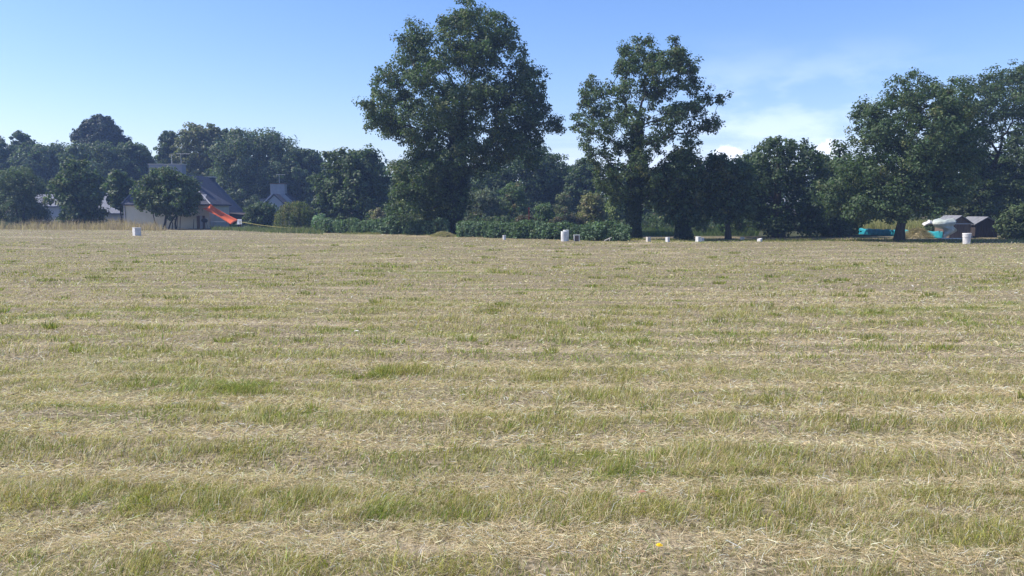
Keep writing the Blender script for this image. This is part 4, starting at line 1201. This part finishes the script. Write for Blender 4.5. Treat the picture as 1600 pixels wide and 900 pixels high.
mound('hay_heap', 'low heap of dry hay behind the spreading oak, in front of the teal windbreak', 1433, 371.8, 46, 14, [(0.30, 0.25, 0.15), (0.36, 0.30, 0.19), (0.20, 0.18, 0.10)], 4000, 0.35)
mound('hay_heap', 'small heap of cut grass at the foot of the tallest oak', 692, 369.5, 34, 6, [(0.34, 0.30, 0.19), (0.40, 0.34, 0.22), (0.24, 0.24, 0.11)], 3000, 0.3)
mound('brush_heap', 'grey-green heap of brushwood at the tip of the tan grass', 10, 358, 58, 8, [(0.12, 0.13, 0.09), (0.16, 0.15, 0.11), (0.08, 0.10, 0.06)], 3500, 0.5)


def windbreak():
    A, B = gnd(1341, 366.5), gnd(1472, 372.8); A = z0(A); B = z0(B)
    t = thing('windbreak', A, 'low teal tarpaulin windbreak on stakes behind the spreading oak', 'windbreak')
    n = 60; V = []
    d = (B - A); nrm = np.array([-d[1], d[0], 0]); nrm /= np.linalg.norm(nrm)
    for i in range(n + 1):
        s = i / n; p = A + d * s; hh = 0.46 + 0.02 * math.sin(i * 0.9) - 0.015 * abs(math.sin(i * math.pi / 12))
        for k in range(5):
            q = k / 4
            V.append(p + nrm * (0.035 * math.sin(i * 1.9 + q * 2) * math.sin(math.pi * q) + 0.02 * math.sin(i * 0.63)) + np.array([0, 0, hh * q - 0.02]))
    F = [(i * 5 + k, (i + 1) * 5 + k, (i + 1) * 5 + k + 1, i * 5 + k + 1) for i in range(n) for k in range(4)]
    m = MB(); m.add(V, F); o = m.build('sheet', M_TEAL, t, True); s = o.modifiers.new('solid', 'SOLIDIFY'); s.thickness = 0.006
    for s in np.linspace(0, 1, 6):
        p = A + d * s + nrm * 0.06
        m = MB(); m.tube([p + np.array([0, 0, -0.1]), p + np.array([0, 0, 0.55])], [0.02, 0.018], 6); m.build('stake', M_WOOD, t, True)


windbreak()


def shed(u0, u1, vbase, veave, vapex, Y, label, wallm, roofm, depth, lean=False, apex_u=None):
    xl, xr = pt(u0, 350, Y)[0], pt(u1, 350, Y)[0]; ze = pt(u0, veave, Y)[2]; za = pt(u0, vapex, Y)[2]
    xc = (xl + xr) / 2 if apex_u is None else pt(apex_u, 350, Y)[0]
    t = thing('garden_shed', ((xl + xr) / 2, Y, 0), label, 'shed')
    m = MB(); m.prism([(xl, Y, -0.05), (xr, Y, -0.05), (xr, Y, ze), (xc, Y, za), (xl, Y, ze)], (0, depth, 0)); m.build('wall', wallm, t)
    # separate boards standing proud on the front
    nb = 9; m = MB()
    for i in range(nb):
        a = xl + (xr - xl) * i / nb; b2 = xl + (xr - xl) * (i + 1) / nb
        x = (a + b2) / 2
        zt = ze + (za - ze) * (1 - abs(x - xc) / max(xr - xc, xc - xl)) - 0.03
        m.box((x, Y - 0.012, zt / 2 - 0.01), (b2 - a - 0.012, 0.02, zt))
    m.build('boarding', wallm, t)
    r = MB(); th = 0.05; ov = 0.12
    for x in (xl, xr):
        s = np.sign(x - xc); dx = ov * s; dz = -ov * (za - ze) / abs(x - xc)
        r.prism([(xc, Y - 0.15, za + 0.01), (x + dx, Y - 0.15, ze + dz + 0.01), (x + dx, Y - 0.15, ze + dz + th), (xc, Y - 0.15, za + th * 1.2)], (0, depth + 0.3, 0))
    r.build('roof', roofm, t)
    return t, xl, xr, ze, Y


t, xl, xr, ze, Ys = shed(1484, 1517, 376, 349, 338, 45.6, 'brown wooden shed with pale beam, half covered by clear plastic sheet', M_SHED, M_ROOFLIT, 1.6)
m = MB(); m.box(((xl + xr) / 2, Ys - 0.05, ze - 0.02), (xr - xl + 0.1, 0.05, 0.07)); m.build('beam', M_TRIM, t)
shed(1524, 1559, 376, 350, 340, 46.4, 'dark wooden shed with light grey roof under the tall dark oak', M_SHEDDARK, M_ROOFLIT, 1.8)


def crumple(name, label, Y, pts_px, amp, cat, mat=M_TARP, thick=0.02, cols=10, rows=8, bulge=0.25):
    """creased plastic sheet: grid over four photo corners, folded and bulging"""
    P = [pt(u, v, Y + dy) for u, v, dy in pts_px]
    b = P[0].copy(); V = []
    for i in range(rows + 1):
        for j in range(cols + 1):
            a, c = i / rows, j / cols
            p = (P[0] * (1 - c) + P[1] * c) * (1 - a) + (P[3] * (1 - c) + P[2] * c) * a
            f = math.sin(math.pi * min(1, max(0, a))) ** 0.6
            p = p + np.array([rng.normal(0, amp * 0.6), -bulge * f * math.sin(math.pi * c) ** 0.6 + rng.normal(0, amp), rng.normal(0, amp * 0.7)])
            V.append(p)
    F = [(i * (cols + 1) + j, i * (cols + 1) + j + 1, (i + 1) * (cols + 1) + j + 1, (i + 1) * (cols + 1) + j) for i in range(rows) for j in range(cols)]
    m = MB(); m.add(V, F); o = m.solo(name, mat, b, True)
    ss = o.modifiers.new('sub', 'SUBSURF'); ss.levels = 1; ss.render_levels = 1
    s = o.modifiers.new('solid', 'SOLIDIFY'); s.thickness = thick
    return tag(o, label, cat)


def plastic():
    Y = 45.0
    # big sheet: top hump, a sagging belly and a strip reaching the ground, one continuous cloth
    b = pt(1470, 375, Y); b[2] = float(height(b[0], b[1]))
    rows = [(1464, 1490, 342.5, 0.25), (1459, 1494, 344, 0.05), (1457, 1494, 347, -0.12), (1457, 1492, 350.5, -0.15), (1460, 1488, 353.5, -0.1), (1467, 1492, 356, -0.05),
            (1476, 1495, 358.5, 0), (1472, 1494, 362, 0.02), (1470, 1487, 365, 0.0), (1469, 1478, 369, -0.03), (1468, 1477, 374, -0.05)]
    V = []; n = 9
    for (u0, u1, v, dy) in rows:
        for j in range(n + 1):
            c = j / n
            p = pt(u0 + (u1 - u0) * c, v + 1.2 * math.sin(c * 9 + v), Y + dy - 0.22 * math.sin(math.pi * c))
            V.append(p + rng.normal(0, 0.02, 3) * np.array([1, 2, 1]))
    F = [(i * (n + 1) + j, i * (n + 1) + j + 1, (i + 1) * (n + 1) + j + 1, (i + 1) * (n + 1) + j) for i in range(len(rows) - 1) for j in range(n)]
    m = MB(); m.add(V, F); o = m.solo('plastic_sheet', M_TARP, b, True)
    s = o.modifiers.new('sub', 'SUBSURF'); s.levels = 1; s.render_levels = 1
    s = o.modifiers.new('solid', 'SOLIDIFY'); s.thickness = 0.02
    tag(o, 'large billowing whitish plastic sheet hung on the side of the brown shed', 'plastic sheet')
    crumple('plastic_sheet', 'small crumpled white plastic scrap lying on the dark little bush', 46, [(1441, 350, 0), (1452, 343, 0.3), (1460, 348, 0.2), (1444, 353, -0.2)], 0.03, 'plastic sheet', M_WHITE, 0.015, 8, 6, 0.15)
    g = gnd(1486, 374.3)
    m = MB(); m.prism([(g[0] - 0.55, g[1] + 0.35, 0.03), (g[0] + 0.5, g[1] + 0.2, 0.03), (g[0] + 0.52, g[1] - 0.25, 0.03), (g[0] - 0.5, g[1] - 0.1, 0.03)], (0, 0, 0.05))
    tag(m.solo('pale_board', M_WHITEDIRTY, g, bevel=0.01), 'pale board lying flat on the ground in front of the brown shed', 'board')


plastic()


# ------------------------------------------------------------------ little things in the grass
def flower():
    b = z0(gnd(1030, 868)); c = pt(1030, 852, b[1]); b[0] = c[0]
    t = thing('dandelion', b, 'single yellow dandelion flower in the mown grass close to the camera', 'flower')
    m = MB(); m.tube(bent(b, c, 4, 0.03), [0.0016, 0.0015, 0.0014, 0.0014], 5); m.build('stem', simple('flower_stem', (0.12, 0.2, 0.05), 0.6), t, True)
    m = MB()
    for ring, (n, L, z) in enumerate(((16, 0.017, 0.0), (13, 0.013, 0.003), (9, 0.008, 0.006))):
        for k in range(n):
            a = 2 * math.pi * (k + 0.5 * ring) / n; d = np.array([math.cos(a), math.sin(a) , 0]); s = np.array([-d[1], d[0], 0]) * 0.0028
            tip = c + d * L + np.array([0, -0.004, z + 0.003]); r0 = c + np.array([0, 0, z])
            m.add([r0 - s * 0.5, r0 + s * 0.5, (r0 + tip) / 2 + s + np.array([0, 0, 0.003]), tip + s * 0.4, tip - s * 0.4, (r0 + tip) / 2 - s + np.array([0, 0, 0.003])], [(0, 1, 2, 5), (5, 2, 3, 4)])
    m.build('petals', M_YELLOW, t)
    for (u, v, w, col, lab) in ((1003, 787, 0.022, (0.36, 0.19, 0.12), 'reddish dead leaf lying in the mown grass'), (557, 522, 0.03, (0.7, 0.68, 0.62), 'tiny white scrap lying far out on the mown grass')):
        p = z0(gnd(u, v)); p[2] += 0.05
        m = MB(); k = w
        m.add([p + np.array(q) * k for q in ((-1.2, 0, 0), (-0.4, -0.5, 0.25), (0.5, -0.45, 0.3), (1.2, 0.1, 0.1), (0.4, 0.5, 0.5), (-0.5, 0.5, 0.4), (0, 0, 0.1))], [(0, 1, 6), (1, 2, 6), (2, 3, 6), (3, 4, 6), (4, 5, 6), (5, 0, 6)])
        o = m.solo('dead_leaf' if 'leaf' in lab else 'paper_scrap', simple(lab.split()[0] + '_litter', col, 0.7), p)
        s = o.modifiers.new('solid', 'SOLIDIFY'); s.thickness = 0.002
        tag(o, lab, 'leaf' if 'leaf' in lab else 'litter')


flower()

# ------------------------------------------------------------------ bluish volume added to imitate lens veil
VEIL_HAZE = 0.0009
hz = MB(); hz.box((0, 195, 9.2), (850, 460, 21.6))
hm, nt, bs, out = new_mat('veil_volume'); nt.nodes.remove(bs)
pv = nt.nodes.new('ShaderNodeVolumePrincipled'); pv.inputs['Color'].default_value = (0.40, 0.60, 1.0, 1); pv.inputs['Density'].default_value = VEIL_HAZE
pv.inputs['Anisotropy'].default_value = 0.0
nt.links.new(pv.outputs['Volume'], out.inputs['Volume'])
ho = hz.solo('veil_haze', hm, (0, 195, -1.6)); tag(ho, 'thin bluish volume added over the whole field to imitate lens veil', 'veil_haze', kind='stuff')

# ------------------------------------------------------------------ light and sky
SUN_EL, SUN_AZ = 50.0, -88.0     # azimuth from straight ahead (+Y), negative to the left
w = bpy.data.worlds.new('World'); sc.world = w; w.use_nodes = True
nt = w.node_tree; nd = nt.nodes; lk = nt.links
bg = nd['Background']; bg.inputs['Strength'].default_value = 0.138
sky = nd.new('ShaderNodeTexSky'); sky.sky_type = 'NISHITA'; sky.sun_disc = False
sky.sun_elevation = R(SUN_EL); sky.sun_rotation = R(SUN_AZ)
sky.air_density = 1.0; sky.dust_density = 0.7; sky.ozone_density = 2.5; sky.altitude = 50
tc = nd.new('ShaderNodeTexCoord')
sx = nd.new('ShaderNodeSeparateXYZ'); lk.new(tc.outputs['Generated'], sx.inputs[0])


def math_n(op, a, b=None, c=None):
    n = nd.new('ShaderNodeMath'); n.operation = op
    for i, v in enumerate((a, b, c)):
        if v is None: continue
        if isinstance(v, (int, float)): n.inputs[i].default_value = v
        else: lk.new(v, n.inputs[i])
    return n.outputs[0]


az = math_n('MULTIPLY', math_n('ARCTAN2', sx.outputs[0], sx.outputs[1]), 57.2958)
el = math_n('MULTIPLY', math_n('ARCSINE', sx.outputs[2]), 57.2958)


def rng_n(x, a, b):
    n = nd.new('ShaderNodeMapRange'); n.interpolation_type = 'SMOOTHSTEP'
    n.inputs[1].default_value = a; n.inputs[2].default_value = b; lk.new(x, n.inputs[0]); return n.outputs[0]


comb = nd.new('ShaderNodeCombineXYZ'); lk.new(az, comb.inputs[0]); lk.new(el, comb.inputs[1])


def noise_n(sxx, syy, det, off, rough=0.55):
    mp = nd.new('ShaderNodeMapping'); mp.inputs['Scale'].default_value = (sxx, syy, 1); mp.inputs['Location'].default_value = (off, off * 0.7, off * 0.3)
    lk.new(comb.outputs[0], mp.inputs['Vector'])
    n = nd.new('ShaderNodeTexNoise'); n.inputs['Scale'].default_value = 1; n.inputs['Detail'].default_value = det; n.inputs['Roughness'].default_value = rough
    lk.new(mp.outputs[0], n.inputs['Vector']); return n.outputs['Fac']


# thin veils low on the right-hand side, a flat bank near the horizon, two small cumulus heads
veil = math_n('MULTIPLY', rng_n(noise_n(0.16, 0.42, 6, 3.0), 0.37, 0.66), math_n('MULTIPLY', math_n('MULTIPLY', rng_n(az, 4, 17), rng_n(el, 13.0, 5.0)), rng_n(az, 34, 22)))
bank = math_n('MULTIPLY', rng_n(noise_n(0.05, 0.9, 5, 9.0), 0.36, 0.6), math_n('MULTIPLY', rng_n(el, 6.2, 4.2), rng_n(az, -6, 2)))


def cumulus(a0, e0, ra, re, seed):
    da = math_n('DIVIDE', math_n('SUBTRACT', az, a0), ra); de = math_n('DIVIDE', math_n('SUBTRACT', el, e0), re)
    r = math_n('SQRT', math_n('ADD', math_n('MULTIPLY', da, da), math_n('MULTIPLY', de, de)))
    n = noise_n(1.6, 1.9, 6, seed, 0.6)
    return rng_n(math_n('ADD', r, math_n('MULTIPLY', math_n('SUBTRACT', n, 0.5), 1.5)), 1.05, 0.55)


cum = math_n('MAXIMUM', cumulus(15.6, 4.0, 1.15, 0.75, 5.0), cumulus(22.3, 4.2, 1.2, 0.7, 12.0))
cum = math_n('MAXIMUM', cum, math_n('MULTIPLY', cumulus(-26, 2.6, 3, 0.7, 21.0), 0.4))


def mixc(a, col, fac):
    n = nd.new('ShaderNodeMixRGB'); lk.new(fac, n.inputs[0]); lk.new(a, n.inputs[1]); n.inputs[2].default_value = (*col, 1); return n.outputs[0]


hs = nd.new('ShaderNodeHueSaturation'); hs.inputs['Saturation'].default_value = 1.22; hs.inputs['Value'].default_value = 1.0
lk.new(sky.outputs[0], hs.inputs['Color'])
mu = nd.new('ShaderNodeMixRGB'); mu.blend_type = 'MULTIPLY'; mu.inputs[0].default_value = 1; mu.inputs[2].default_value = (0.98, 0.895, 1.03, 1)
lk.new(hs.outputs[0], mu.inputs[1])
c = mu.outputs[0]
c = mixc(c, (5.6, 6.3, 8.0), math_n('MULTIPLY', bank, 0.4))
c = mixc(c, (6.6, 7.2, 8.6), math_n('MULTIPLY', veil, 0.40))
c = mixc(c, (8.6, 8.8, 9.4), math_n('MULTIPLY', cum, 0.6))
lk.new(c, bg.inputs['Color'])

sd = bpy.data.lights.new('sun', 'SUN'); sd.energy = 5.0; sd.angle = R(0.53); sd.color = (1.0, 0.93, 0.84)
so = bpy.data.objects.new('sun', sd); COL.objects.link(so); so.location = (-30, 5, 40)
dirv = Vector((math.sin(R(SUN_AZ)) * math.cos(R(SUN_EL)), math.cos(R(SUN_AZ)) * math.cos(R(SUN_EL)), math.sin(R(SUN_EL))))
so.rotation_euler = dirv.to_track_quat('Z', 'Y').to_euler()

sc.render.engine = 'CYCLES'
sc.cycles.max_bounces = 6; sc.cycles.diffuse_bounces = 3; sc.cycles.transmission_bounces = 3; sc.cycles.volume_bounces = 0
sc.view_settings.view_transform = 'Standard'; sc.view_settings.look = 'None'
sc.view_settings.exposure = 0.58; sc.view_settings.gamma = 1.0
